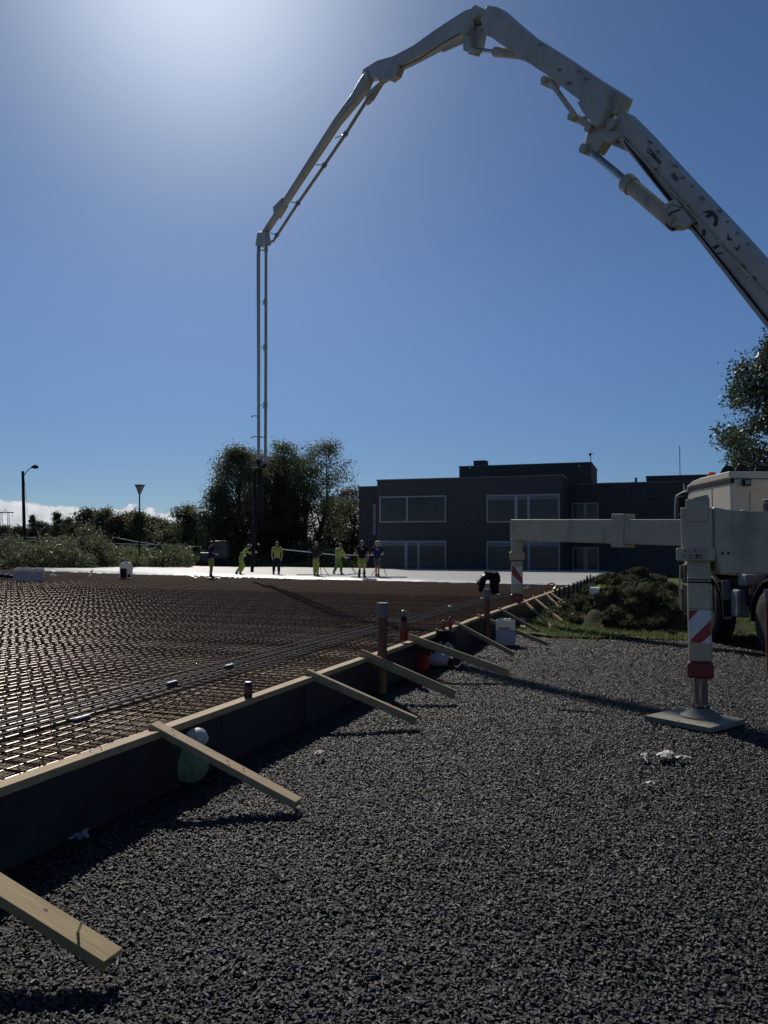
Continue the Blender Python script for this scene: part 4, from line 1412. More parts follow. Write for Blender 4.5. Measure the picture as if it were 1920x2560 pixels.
for px, ty, Y, wpx, mm, sd_, lb, fk in defs:
    g_ = ground_at(px, Y)
    h = at_y(px, ty, Y).z
    w = wpx / F * Y
    big = wpx > 140
    tree('broadleaf_tree', h, w, sd_, K=150 if big else 70, per=170 if big else 160, leaf=0.18 if big else 0.2, m=mm, trunk=0.22 if mm != 'leafd' else 0.05, tr=0.26, shape='round', sig=0.46, label=lb, group='trees behind the slab', loc=g_, forks=fk)

# right tree behind the cab
g_ = ground_at(2012, 30)
tree('broadleaf_tree', at_y(1940, 815, 30).z, 6.4, 31, K=190, per=260, leaf=0.15, m='leafr', trunk=0.12, tr=0.2, shape='tall', sig=0.30, label='tall leafy tree rising behind the truck cab at the right', loc=g_)

# tree line
protos = {}
def proto(kind):
    if kind not in protos:
        if kind == 'a':
            protos[kind] = tree('hedge_tree', 8, 7.5, 41, K=70, per=150, leaf=0.3, m='leafd', trunk=0.05, shape='round', sig=0.55, label='x')
        if kind == 'b':
            protos[kind] = tree('hedge_tree', 8, 6, 42, K=60, per=150, leaf=0.3, m='leaf', trunk=0.05, shape='round', sig=0.5, label='x')
        if kind == 'c':
            protos[kind] = tree('spruce_tree', 9, 4.0, 43, K=90, per=80, leaf=0.28, m='leafd', trunk=0.03, shape='cone', sig=0.28, label='x')
        if kind == 'd':
            protos[kind] = tree('hedge_tree', 8, 7, 44, K=60, per=150, leaf=0.3, m='leaf3', trunk=0.05, shape='round', sig=0.5, label='x')
        return protos[kind], True
    return protos[kind], False
tl = [('a', -40, 1318, 110, 1.3), ('a', 10, 1316, 105, 1.2), ('d', 50, 1312, 100, 1.0), ('c', 79, 1288, 96, .8), ('a', 100, 1306, 110, 1.0), ('d', 122, 1312, 98, 1.0), ('c', 140, 1281, 92, 1.0), ('b', 168, 1296, 100, .8),
      ('d', 190, 1304, 96, 1.0), ('a', 222, 1276, 100, 1.1), ('b', 258, 1274, 98, 1.0), ('d', 292, 1284, 96, 1.0), ('d', 322, 1276, 100, 1.0), ('b', 352, 1280, 96, 1.0), ('a', 384, 1296, 100, 1.0),
      ('b', 408, 1306, 94, .9), ('b', 458, 1266, 90, 1.15), ('a', 492, 1290, 92, 1.0), ('d', 516, 1300, 96, 1.0), ('a', 436, 1310, 104, 1.2), ('a', 540, 1300, 104, 1.3), ('a', 580, 1300, 106, 1.4)]
wh = {0: 'at the left edge', 1: 'near the pylons', 2: 'right of the street lamp pole', 3: 'behind the tall weeds', 4: 'near the cone lamp', 5: 'right of the cone lamp', 6: 'next to the tall tree group'}
names = {'a': 'dark green', 'b': 'mid green', 'c': 'pointed spruce', 'd': 'brownish'}
for i, (k, px, ty, Y, ws) in enumerate(tl):
    p, first = proto(k)
    base = 9.0 if k == 'c' else 8.4
    h = at_y(px, ty, Y).z
    sc = h / base
    g_ = ground_at(px, Y)
    lb = '%s in the far tree line %s, %s' % (names[k] + (' tree' if k != 'c' else ''), wh[min(6, int(max(px, 0) / 90))],
         ['broad low crown', 'rounded top', 'ragged top', 'narrow crown', 'sloping crown', 'overlapping its neighbour'][i % 6])
    if first:
        p.location = g_
        p.scale = (sc * ws, sc * ws, sc)
        p['label'] = lb
        p['group'] = 'trees of the far tree line'
    else:
        copy_thing(p, g_, rz=i * 1.3, sc=(sc * ws, sc * ws, sc), label=lb, group='trees of the far tree line')
# far wood mass closing the horizon
rn = np.random.default_rng(9)
cl = []
for i in range(700):
    x = rn.uniform(-170, 30)
    y = 118 + rn.uniform(0, 10)
    cl.append((x, y, rn.uniform(0.0, 1) ** 0.7 * (3.4 + 1.0 * math.sin(x * 0.13) + 0.6 * math.sin(x * 0.41))))
V, Fc = foliage(cl, 50, 1.1, 0.7, rn)
o = mesh_np('far_wood', V, Fc, 'leafd')
tag(o, 'far dark wood closing the horizon behind the tree line', 'wood', kind='stuff')

# weeds and bushes at the left
def weeds(px0, px1, Y0, Y1, h0, h1, n, leaf, mm, seed, name, lb, per=7):
    rn = np.random.default_rng(seed)
    Y = rn.uniform(Y0, Y1, n)
    px = rn.uniform(px0, px1, n)
    X = (px - 960) / F * Y
    hh = rn.uniform(h0, h1, n) * (1 + 0.35 * np.sin(X * 0.9 + seed))
    u = rn.random((n, per)) ** 0.7
    P = np.stack([np.repeat(X[:, None], per, 1) + rn.normal(0, 0.12, (n, per)), np.repeat(Y[:, None], per, 1) + rn.normal(0, 0.12, (n, per)), hh[:, None] * u], axis=2).reshape(-1, 3)
    V, Fc = foliage(P, 1, 0.02, leaf, rn)
    o = mesh_np(name, V, Fc, mm)
    tag(o, lb, 'weeds', kind='stuff')
    return o
weeds(-60, 480, 58, 74, 0.9, 1.7, 6000, 0.24, 'leaf', 3, 'tall_weeds', 'tall green weeds growing beyond the left end of the slab', 9)
weeds(-60, 240, 54, 66, 1.2, 2.2, 3000, 0.2, 'leaf2', 4, 'tall_weeds', 'pale leafy weeds at the far left behind the canisters', 9)
weeds(150, 600, 66, 74, 0.3, 0.8, 5000, 0.2, 'dryblade', 5, 'dry_grass', 'dry yellowish grass behind the white slab', 5)
weeds(250, 960, 66, 90, 0.25, 0.9, 9000, 0.22, 'blade', 6, 'long_grass', 'long green grass between slab and trees', 5)
weeds(440, 860, 70, 80, 0.8, 2.2, 2500, 0.22, 'leafd', 8, 'undergrowth', 'dark undergrowth beneath the tall trees', 8)
tree('bush', at_y(215, 1322, 60).z, 3.0, 51, K=45, per=120, leaf=0.15, m='leaf2', trunk=0.02, tr=0.05, shape='round', sig=0.3, label='tall pale bush standing out of the weeds at the left', cat='bush', loc=ground_at(212, 60))
tree('bush', at_y(250, 1352, 58).z, 2.2, 52, K=30, per=100, leaf=0.15, m='leaf', trunk=0.02, tr=0.04, shape='round', sig=0.3, label='lower green bush right of the tall pale bush', cat='bush', loc=ground_at(252, 58))
tree('bush', at_y(20, 1346, 58).z, 3.2, 53, K=40, per=110, leaf=0.15, m='leaf2', trunk=0.02, tr=0.04, shape='round', sig=0.3, label='leafy bush at the left picture edge', cat='bush', loc=ground_at(25, 58))

# lawn blades near the gravel edge and on mound
def blades(pts, h, m, name, lb, seed, w=0.012):
    rn = np.random.default_rng(seed)
    n = len(pts)
    P = np.asarray(pts)
    a = rn.uniform(0, math.tau, n)
    hh = rn.uniform(0.5, 1.2, n) * h
    dx = np.stack([np.cos(a), np.sin(a), np.zeros(n)], 1) * w
    lean = np.stack([rn.normal(0, .4, n), rn.normal(0, .4, n), np.ones(n)], 1) * hh[:, None]
    V = np.stack([P - dx, P + dx, P + lean], 1).reshape(-1, 3)
    Fc = np.arange(3 * n).reshape(-1, 3)
    o = mesh_np(name, V, Fc, m)
    tag(o, lb, 'grass', kind='stuff')
    return o
pts = []
rn = np.random.default_rng(12)
while len(pts) < 42000:
    x = rn.uniform(0.8, 12)
    y = rn.uniform(14.4, 30) if rn.random() < 0.75 else rn.uniform(14.4, 45)
    lim = (16.8 - 0.55 * max(0, min(3, x - 1.2)) if x < 3.2 else 15.0 - 0.12 * (x - 3.2)) + 0.25 * math.sin(x * 3) + rn.normal(0, 0.15)
    if y < lim - 0.1:
        continue
    r, s = x * DR.x + y * DR.y, 0
    if r < -2.9:
        continue
    pts.append((x, y, 0.0))
blades(pts, 0.07, 'blade', 'lawn_grass', 'short green grass on the lawn beyond the gravel', 2)

# ------------------------------------------------------------------ turf heap
MC = at_z(1575, 1530, 0)
mound = thing('turf_heap', (MC.x, MC.y, 0), 'heap of dug up turf and earth between the formwork and the truck', 'turf heap')
def mh(x, y):
    # x,y world; ridge shape
    u = (x - 6.35) / (1.45 if x < 6.35 else 1.1)
    v = (y - 19.6) / 2.3
    h = 1.15 * math.exp(-u * u - v * v)
    u2, v2 = (x - 6.7) / 1.0, (y - 17.1) / 1.0
    h += 0.42 * math.exp(-u2 * u2 - v2 * v2)
    u3, v3 = (x - 5.2) / 0.7, (y - 17.4) / 0.8
    h += 0.40 * math.exp(-u3 * u3 - v3 * v3)
    h += 0.22 * noise.noise(Vector((x * 1.5, y * 1.5, 2))) * min(1, h * 2.5) + 0.10 * noise.noise(Vector((x * 4, y * 4, 5))) * min(1, h * 3)
    return h - 0.12
vs, fs = [], []
nx_, ny_ = 90, 90
for j in range(ny_):
    for i in range(nx_):
        x = 1.8 + i * 7.6 / (nx_ - 1)
        y = 15.3 + j * 8.5 / (ny_ - 1)
        vs.append((x - mound.location.x, y - mound.location.y, mh(x, y)))
for j in range(ny_ - 1):
    for i in range(nx_ - 1):
        fs.append((j * nx_ + i, j * nx_ + i + 1, (j + 1) * nx_ + i + 1, (j + 1) * nx_ + i))
mesh_np('soil', vs, fs, 'sod', mound, smooth=True)
# clods
clod_me = []
for k in range(5):
    mb = MB().ball((0, 0, 0), 1.0, 4, 0.75, 1.3, (1, 1, 0.62), k + 2)
    mb.v = [tuple(Vector(v) * (1 + 0.22 * noise.noise(Vector(v) * 4.5 + Vector((k, 0, 0))) + 0.12 * noise.noise(Vector(v) * 11))) for v in mb.v]
    o = mb.build('clod', 'sod', mound, smooth=True)
    o.data.transform(Matrix.Translation(Vector(mound.location)))
    clod_me.append(o.data)
    o.location = (-1.0 + k * 0.6, -1.5 + 0.2 * k, 0.1)
    o.scale = (0.3, 0.3, 0.3)
rnd = random.Random(11)
gp = []
cnt = 0
while cnt < 190:
    x = rnd.gauss(5.95, 0.8)
    y = rnd.gauss(18.3, 1.4)
    h = mh(x, y)
    if h < 0.0 or x / y > 0.372 or (x > 5.9 and y < 16.2):
        continue
    o = bpy.data.objects.new('clod', rnd.choice(clod_me))
    COL.objects.link(o)
    o.parent = mound
    s = rnd.uniform(0.07, 0.25)
    o.location = (x - mound.location.x, y - mound.location.y, h + s * 0.1)
    o.rotation_euler = (rnd.uniform(-.6, .6), rnd.uniform(-.6, .6), rnd.uniform(0, 6))
    o.scale = (s, s * rnd.uniform(0.8, 1.2), s)
    if rnd.random() < 0.85:
        for q in range(240):
            a, b = rnd.uniform(0, math.tau), rnd.random() ** 0.5
            gp.append((x + math.cos(a) * b * s * 1.05, y + math.sin(a) * b * s * 1.05, h + s * 0.12 + s * 0.52 * math.sqrt(max(0, 1 - b * b))))
    cnt += 1
for i in range(16000):
    x, y = rnd.gauss(5.9, 1.1), rnd.gauss(18.5, 1.4)
    h = mh(x, y)
    if h > 0.02 and x / y < 0.375 and noise.noise(Vector((x * 1.2, y * 1.2, 8))) > -0.08:
        gp.append((x, y, h))
for k_, (m_n, nm) in enumerate((('turf', 'turf_grass'),)):
    ob = blades([(a - mound.location.x, b - mound.location.y, c) for a, b, c in gp], 0.09, m_n, 'turf_grass', 'x', 4, w=0.014)
    ob.parent = mound
    del ob['label'], ob['category']
# debris bits at its foot: stones, yellow flowers
for (px, py, s, lb) in ((1680, 1584, 0.075, 'round dark stone on the grass left of the striped leg'), (1543, 1567, 0.11, 'pointed brown clod standing at the foot of the turf heap'),
                        (1712, 1566, 0.10, 'low grey rock at the heap foot beside the striped leg')):
    q = at_z(px, py, 0.02)
    o = MB().ball((q.x, q.y, s * 0.5), s, 2, 0.5, 1.6, (1, 1, 0.85), int(px)).build('rock', 'earth', smooth=False)
    tag(o, lb, 'rock')
cl = []
rn = np.random.default_rng(77)
for i in range(60):
    q = at_y(rn.uniform(1495, 1535), rn.uniform(1466, 1478), 18.9)
    cl.append((q.x, q.y + rn.uniform(-.2, .2), q.z))
V, Fc = foliage(cl, 16, 0.035, 0.035, rn)
tag(mesh_np('yellow_weeds', V, Fc, 'yellowflower'), 'yellow flowering weeds behind the white bucket', 'weeds', kind='stuff')
cl = []
for i in range(420):
    q = at_z(rn.uniform(1330, 1500), rn.uniform(1480, 1550), 0.0)
    if q.dot(DR) < -2.7 or q.dot(DR) > -0.9:
        continue
    cl.append((q.x, q.y, rn.uniform(0.02, 0.22)))
V, Fc = foliage(cl, 26, 0.09, 0.08, rn)
tag(mesh_np('ground_weeds', V, Fc, 'leafd'), 'dark weeds between the formwork and the turf heap', 'weeds', kind='stuff')

# ------------------------------------------------------------------ lamps, pylons, fences
def street_lamp():
    Y = 68
    b = ground_at(64, Y)
    topz = at_y(57, 1178, Y).z
    t = thing('street_lamp', b, 'leaning dark wooden lamp post with a curved arm at the left', 'street lamp')
    tp = at_y(57, 1178, Y)
    MB().tube([b, tp], [0.17, 0.12], 10).build('pole', 'pole', t, smooth=True)
    pts = [at_y(x, y, Y) for x, y in ((59, 1190), (66, 1180), (74, 1172), (80, 1168))]
    MB().tube(pts, 0.04, 6).build('arm', 'steel', t, smooth=True)
    a, c = at_y(79, 1168, Y), at_y(95, 1168, Y)
    MB().tube([a, (a + c) / 2 + Vector((0, 0, 0.05)), c], [0.08, 0.19, 0.12], 8).build('lamp_head', 'pole', t, smooth=True)
    MB().tube([at_y(60, 1192, Y), at_y(66, 1240, Y), at_y(68, 1290, Y)], 0.012, 4).build('wire', 'pole', t)
street_lamp()
def cone_lamp():
    Y = 62
    b = ground_at(349, Y)
    t = thing('street_lamp', b, 'slim lamp post with an inverted cone lamp above the weeds', 'street lamp')
    top = at_y(350, 1213, Y)
    bot = at_y(349, 1236, Y)
    MB().tube([b, bot], [0.07, 0.055], 8).build('pole', 'pole', t, smooth=True)
    h = top.z - bot.z
    MB().lathe(bot, [(0.06, 0), (0.34, h * 0.95)], 14).build('lamp_shade', 'lampglass', t, smooth=True)
    MB().lathe((bot.x, bot.y, bot.z + h * 0.95 + 0.002), [(0.42, 0), (0.42, 0.06), (0.1, 0.10)], 14).build('lamp_cap', 'pole', t, smooth=True)
    for k in range(5):
        a = k * math.tau / 5
        MB().tube([bot + Vector((0.065 * math.cos(a), 0.065 * math.sin(a), 0)), bot + Vector((0.36 * math.cos(a), 0.36 * math.sin(a), h * 0.96))], 0.018, 4).build('rib', 'pole', t)
cone_lamp()
def pylon():
    Y = 380.0
    t = thing('power_pylon', ground_at(14, Y), 'far portal shaped power pylon above the trees at the left edge', 'pylon')
    for x in (4, 21):
        mb = MB()
        b, c = at_y(x, 1330, Y), at_y(x, 1281, Y)
        for dx in (-0.35, 0.35):
            mb.beam(b + Vector((dx * 1.6, 0, 0)), c + Vector((dx, 0, 0)), 0.16, 0.16)
        n = 9
        for i in range(n):
            p = b.lerp(c, i / n)
            q = b.lerp(c, (i + 1) / n)
            sg = 1 if i % 2 else -1
            mb.beam(p + Vector((0.45 * sg, 0, 0)), q + Vector((-0.45 * sg, 0, 0)), 0.1, 0.1)
        mb.build('lattice_leg', 'pole', t)
    MB().beam(at_y(-8, 1281, Y), at_y(34, 1281, Y), 0.3, 0.45).build('crossarm', 'pole', t)
    mb = MB()
    mb.beam(at_y(9, 1280, Y), at_y(14, 1273, Y), 0.15, 0.15).beam(at_y(19, 1280, Y), at_y(14, 1273, Y), 0.15, 0.15)
    mb.build('peak', 'pole', t)
    for x in (-6, 12.5, 31):
        a, b = at_y(x, 1281, Y), at_y(x, 1292, Y)
        MB().beam(a, b, 0.12, 0.12).build('insulator', 'pole', t)
pylon()

def fence(segs, Y, name, label, post_px, zlow=0.0, mesh=True):
    (xa, ya), (xb, yb) = segs[0], segs[-1]
    t = thing(name, ground_at((xa + xb) / 2, Y), label, 'fence')
    for (p, q) in zip(segs[:-1], segs[1:]):
        MB().beam(at_y(p[0], p[1], Y), at_y(q[0], q[1], Y), 0.06, 0.06).build('rail', 'rail', t)
    for px in post_px:
        yy = np.interp(px, [s[0] for s in segs], [s[1] for s in segs])
        a = at_y(px, yy, Y)
        MB().beam((a.x, a.y + 0.05, 0), (a.x, a.y + 0.05, a.z), 0.06, 0.06, up=(0, 1, 0)).build('post', 'pole', t)
    if mesh:
        mb = MB()
        for k in range(3):
            for (p, q) in zip(segs[:-1], segs[1:]):
                a, b = at_y(p[0], p[1], Y), at_y(q[0], q[1], Y)
                z = 0.35 + 0.5 * k
                mb.beam((a.x, a.y + 0.04, a.z - z), (b.x, b.y + 0.04, b.z - z), 0.02, 0.02)
        mb.build('wire', 'pole', t)
fence([(-10, 1348), (57, 1350), (118, 1353), (173, 1355), (258, 1358), (330, 1360), (400, 1362), (505, 1367)], 76, 'rail_fence', 'long low fence with a pale top rail behind the weeds', [0, 57, 118, 173, 258, 325, 400, 470])
fence([(22, 1345), (92, 1343)], 84, 'rail_fence', 'short pale railing behind the weeds below the wooden lamp post', [22, 57, 92])
fence([(290, 1344), (340, 1354), (386, 1360)], 80, 'rail_fence', 'sloping pale railing right of the weeds', [290, 340, 386])
fence([(704, 1373), (772, 1380), (835, 1387), (935, 1388)], 60, 'site_barrier', 'pale barrier rail behind the workers in front of the tall trees', [704, 772, 835, 935], mesh=False)
fence([(500, 1375), (600, 1376), (702, 1377)], 84, 'mesh_fence', 'dark wire mesh fence behind the tractor', [500, 550, 600, 650, 702])

# vehicles far behind
def small_tractor():
    Y = 64
    b = ground_at(552, Y)
    t = thing('compact_loader', b, 'dark small tractor with a glazed cab parked behind the first worker', 'tractor')
    k = Y / F
    def P(px, py):
        return at_y(px, py, Y)
    MB().prism([P(540, 1352), (P(568, 1352)), P(572, 1390), P(570, 1396), P(538, 1396), P(538, 1380)], (0, 1.3, 0)).build('cab', 'tractor', t, bevel=0.05)
    MB().prism([P(543, 1357), P(565, 1357), P(567, 1376), P(542, 1376)], (0, 1.34, 0)).build('cab_window', 'glassb', t)
    MB().box(P(522, 1392) , (1.3, 1.0, 0.7)).build('bonnet', 'tractor', t, bevel=0.08)
    for px, r in ((505, 0.42), (530, 0.42), (560, 0.6)):
        c = P(px, 1402)
        MB().lathe((c.x, Y - 0.6, max(r, 0.4)), [(r * 0.5, 0), (r, 0.03), (r, 0.3), (r * 0.5, 0.33)], 16, axis=(0, 1, 0)).build('wheel', 'tyre', t, smooth=True)
small_tractor()
def van():
    Y = 82
    t = thing('parked_van', ground_at(846, Y), 'pale van parked behind the worker in the hi-vis top', 'van')
    P = lambda px, py: at_y(px, py, Y)
    body = MB().prism([P(820, 1372), P(852, 1371), P(866, 1384), P(876, 1388), P(877, 1405), P(819, 1405)], (0, 1.8, 0)).build('body', 'vehicle', t, bevel=0.08)
    MB().prism([P(854, 1374), P(865, 1385), P(850, 1385), P(848, 1374)], (0, 1.83, 0)).build('window', 'glassb', t)
    MB().prism([P(824, 1375), P(832, 1375), P(832, 1385), P(824, 1385)], (0, 1.83, 0)).build('window', 'glassb', t)
    for px in (830, 867):
        c = P(px, 1404)
        MB().lathe((c.x, Y - 0.95, 0.34), [(0.18, 0), (0.34, 0.02), (0.34, 0.2), (0.1, 0.22)], 16, axis=(0, 1, 0)).build('wheel', 'tyre', t, smooth=True)
van()
o = MB().box(at_y(889, 1399, 78), (0.55, 0.55, 0.95)).build('waste_bin', 'hivis2', bevel=0.04)
tag(o, 'yellow green bin between the white van and the man in black', 'bin')

# ------------------------------------------------------------------ people
def skin_mesh(name, verts, edges, radii, m, root, parent=None, sub=1):
    me = bpy.data.meshes.new(name)
    me.from_pydata([tuple(v) for v in verts], edges, [])
    o = bpy.data.objects.new(name, me)
    COL.objects.link(o)
    md = o.modifiers.new('s', 'SKIN')
    md.use_smooth_shade = True
    for i, r in enumerate(radii):
        sv = me.skin_vertices[0].data[i]
        sv.radius = r if isinstance(r, tuple) else (r, r)
        sv.use_root = (i == root)
    if sub:
        s = o.modifiers.new('u', 'SUBSURF')
        s.levels = sub
        s.render_levels = sub
    bpy.context.view_layer.update()
    dg = bpy.context.evaluated_depsgraph_get()
    nm = bpy.data.meshes.new_from_object(o.evaluated_get(dg))
    o.modifiers.clear()
    o.data = nm
    nm.name = name
    nm.materials.clear()
    nm.materials.append(M[m])
    for p in nm.polygons:
        p.use_smooth = True
    if parent is not None:
        o.parent = parent
    return o

BASE = dict(pel=(0, 0, .95), wa=(0, 0, 1.08), ch=(0, 0, 1.30), nk=(0, 0, 1.50), hd=(0, .02, 1.62), ht=(0, .02, 1.72),
            hl=(-.10, 0, .90), kl=(-.12, .02, .50), al=(-.13, -.02, .09), tl=(-.14, .15, .05),
            hr=(.10, 0, .90), kr=(.12, .02, .50), ar=(.13, -.02, .09), tr=(.14, .15, .05),
            sl=(-.19, 0, 1.43), el=(-.25, -.02, 1.16), wl=(-.23, .10, .93), fl=(-.22, .15, .85),
            sr=(.19, 0, 1.43), er=(.25, -.02, 1.16), wr=(.23, .10, .93), fr=(.22, .15, .85))
def person(px, py, z0, rz, pose, top, low, boots, hair, label, sleeve='long', legs='long', band=False, sc=1.0, hairtype='short', fat=1.0):
    P = {k: Vector(v) for k, v in BASE.items()}
    for k, v in pose.items():
        P[k] = Vector(v)
    loc = at_z(px, py, z0)
    order = ['pel', 'wa', 'ch', 'nk', 'hd', 'ht', 'hl', 'kl', 'al', 'tl', 'hr', 'kr', 'ar', 'tr', 'sl', 'el', 'wl', 'fl', 'sr', 'er', 'wr', 'fr']
    ix = {k: i for i, k in enumerate(order)}
    ed = [('pel', 'wa'), ('wa', 'ch'), ('ch', 'nk'), ('nk', 'hd'), ('hd', 'ht'), ('pel', 'hl'), ('hl', 'kl'), ('kl', 'al'), ('al', 'tl'), ('pel', 'hr'), ('hr', 'kr'), ('kr', 'ar'), ('ar', 'tr'),
          ('ch', 'sl'), ('sl', 'el'), ('el', 'wl'), ('wl', 'fl'), ('ch', 'sr'), ('sr', 'er'), ('er', 'wr'), ('wr', 'fr')]
    rad = dict(pel=(.13, .11), wa=(.135, .10), ch=(.16, .11), nk=.055, hd=(.082, .098), ht=(.06, .075), hl=.09, kl=.055, al=.042, tl=.04, hr=.09, kr=.055, ar=.042, tr=.04,
               sl=.06, el=.042, wl=.028, fl=.034, sr=.06, er=.042, wr=.028, fr=.034)
    body = skin_mesh('person', [P[k] for k in order], [(ix[a], ix[b]) for a, b in ed], [rad[k] for k in order], 'skin', 0)
    # fingers and face joined into the same mesh
    fm = MB()
    for s in 'lr':
        w, f = P['w' + s], P['f' + s]
        d = (f - w).normalized()
        sd_ = d.orthogonal().normalized()
        for k in range(4):
            a = f + sd_ * (k - 1.5) * 0.019
            fm.tube([a, a + d * 0.045, a + d * (0.075 - 0.006 * abs(k - 1)) + Vector((0, 0, -0.012))], [0.0095, 0.0085, 0.006], 5)
        a = w + d * 0.03 + sd_ * 0.03
        fm.tube([a, a + (d + sd_).normalized() * 0.04, a + d * 0.07 + sd_ * 0.035], [0.011, 0.009, 0.006], 5)
    hd, ht, nk = P['hd'], P['ht'], P['nk']
    up = (ht - nk).normalized()
    fwd = Vector((0, 1, 0)) - up * up.y
    fwd = fwd.normalized() if fwd.length > 0.1 else Vector((0, 0, -1))
    sdv = fwd.cross(up).normalized()
    fm.tube([hd + fwd * 0.085 + up * 0.02, hd + fwd * 0.112 - up * 0.02, hd + fwd * 0.09 - up * 0.03], [0.009, 0.016, 0.01], 6)
    for q in (-1, 1):
        fm.ball(hd + sdv * q * 0.088, 0.024, 1, 0, 1, (0.4, 1, 1.2))
        fm.ball(hd + fwd * 0.088 + sdv * q * 0.033 + up * 0.025, 0.011, 1)
    fm.tube([hd + fwd * 0.09 - up * 0.055 - sdv * 0.02, hd + fwd * 0.093 - up * 0.055 + sdv * 0.02], 0.006, 5)
    fo_ = fm.build('face', 'skin', None, smooth=True)
    bm = bmesh.new()
    bm.from_mesh(body.data)
    bm.from_mesh(fo_.data)
    bm.to_mesh(body.data)
    bm.free()
    bpy.data.objects.remove(fo_)
    for p in body.data.polygons:
        p.use_smooth = True
    # shirt
    def lerp(a, b, t):
        return P[a].lerp(P[b], t)
    e1 = 1.0 if sleeve == 'long' else 0.55
    vs = [lerp('pel', 'wa', -0.25), P['wa'], P['ch'], lerp('ch', 'nk', 0.72)]
    es = [(0, 1), (1, 2), (2, 3)]
    rr = [(.165, .135), (.165, .13), (.195, .145), .085]
    for s in 'lr':
        i0 = len(vs)
        if sleeve == 'long':
            vs += [P['s' + s], P['e' + s], lerp('e' + s, 'w' + s, 0.95)]
            rr += [.085, .064, .048]
            es += [(2, i0), (i0, i0 + 1), (i0 + 1, i0 + 2)]
        else:
            vs += [P['s' + s], lerp('s' + s, 'e' + s, 0.75)]
            rr += [.088, .078]
            es += [(2, i0), (i0, i0 + 1)]
    rr = [(a[0] * fat, a[1] * fat) if isinstance(a, tuple) else a * fat for a in rr]
    skin_mesh('jacket' if sleeve == 'long' else 'shirt', vs, es, rr, top, 1, body)
    # trousers
    e2 = 0.94
    vs = [lerp('pel', 'wa', 0.55), P['pel']]
    es = [(0, 1)]
    rr = [(.155, .12), (.165, .14)]
    for s in 'lr':
        i0 = len(vs)
        if legs == 'long':
            vs += [P['h' + s], P['k' + s], lerp('k' + s, 'a' + s, 0.85)]
            rr += [.118, .092, .078]
            es += [(1, i0), (i0, i0 + 1), (i0 + 1, i0 + 2)]
        else:
            vs += [P['h' + s], lerp('h' + s, 'k' + s, 0.98)]
            rr += [.125, .115]
            es += [(1, i0), (i0, i0 + 1)]
    rr = [(a[0] * fat, a[1] * fat) if isinstance(a, tuple) else a * fat for a in rr]
    skin_mesh('trousers' if legs == 'long' else 'shorts', vs, es, rr, low, 1, body)
    # boots (rubber boots reach the knee when asked)
    for s in 'lr':
        a, k, t = P['a' + s], P['k' + s], P['t' + s]
        if legs == 'tall' or boots == 'tall':
            vs = [a.lerp(k, 0.8), a.lerp(k, 0.3), a, t]
            rr = [.075, .062, .062, .055]
            es = [(0, 1), (1, 2), (2, 3)]
        else:
            vs = [a.lerp(k, 0.3), a, t]
            rr = [.062, .062, .052]
            es = [(0, 1), (1, 2)]
        skin_mesh('boot', vs, es, rr, 'boot', 1, body)
    if band:
        c = P['wa'] * 0.6 + P['ch'] * 0.4
        ax = (P['ch'] - P['wa']).normalized()
        MB().lathe(c, [(.17, -.025), (.175, .025)], 16, axis=ax).build('reflective_band', 'reflect', None, smooth=True)
        bo_ = COL.objects[-1]
        bo_.scale = (1, 1, 1)
        bo_.parent = body
    hb_ = MB()
    if hairtype == 'curly':
        rr_ = random.Random(2)
        for k in range(60):
            v = Vector((rr_.gauss(0, 1), rr_.gauss(0, 1), rr_.gauss(0, 1))).normalized()
            if v.dot(fwd) > 0.45 and v.dot(up) < 0.4:
                continue
            hb_.ball(hd + up * 0.04 + v * 0.105, 0.045, 1, 0.4, 2, (1, 1, 1), k)
    elif hairtype == 'cap':
        hb_.ball(hd + up * 0.055, 0.108, 2, 0, 1, (0.95, 1.08, 0.72))
        hb_.beam(hd + fwd * 0.09 + up * 0.05, hd + fwd * 0.17 + up * 0.035, 0.12, 0.012, up=up)
    else:
        hb_.ball(hd + up * 0.035 - fwd * 0.02, 0.107, 2, 0.08, 5, (0.92, 1.02, 0.9))
    hb_.build('hair' if hairtype != 'cap' else 'cap', hair, None, smooth=True)
    COL.objects[-1].parent = body
    body.location = loc
    body.rotation_euler = (0, 0, rz)
    body.scale = (sc, sc, sc)
    tag(body, label, 'person', 'workers on the slab')
    return body

ZM = 0.355
person(527, 1446, ZM, R(-60), dict(kl=(-.08, .02, .50), al=(-.07, -.02, .09), tl=(-.07, .14, .05), kr=(.06, .03, .5), ar=(.05, 0, .09), tr=(.05, .16, .05), wl=(-.2, .2, 1.1), wr=(.2, .2, 1.1), fl=(-.14, .26, 1.12), fr=(.14, .26, 1.12)),
       'navy', 'hivis', 'short', 'hair_d', 'person in navy top and bright yellow shorts standing farthest left', legs='short', sleeve='short', sc=0.98)
lean = dict(pel=(0, -.05, .88), wa=(0, .02, 1.02), ch=(0, .16, 1.22), nk=(0, .26, 1.40), hd=(0, .34, 1.49), ht=(0, .38, 1.58), sl=(-.18, .2, 1.33), sr=(.18, .2, 1.33), el=(-.2, .42, 1.12), er=(.2, .42, 1.15),
            wl=(-.08, .66, 1.18), wr=(.08, .62, 1.22), fl=(-.05, .74, 1.19), fr=(.04, .71, 1.24), hl=(-.10, -.05, .84), hr=(.1, -.05, .84), kl=(-.12, .12, .48), kr=(.12, -.02, .47), al=(-.13, -.12, .09), ar=(.13, -.3, .1), tl=(-.13, .04, .05), tr=(.13, -.16, .05))
person(604, 1438, ZM, R(-82), lean, 'hivis', 'hivis', 'tall', 'hair_g', 'person in full hi-vis leaning forward and guiding the boom hose', band=True)
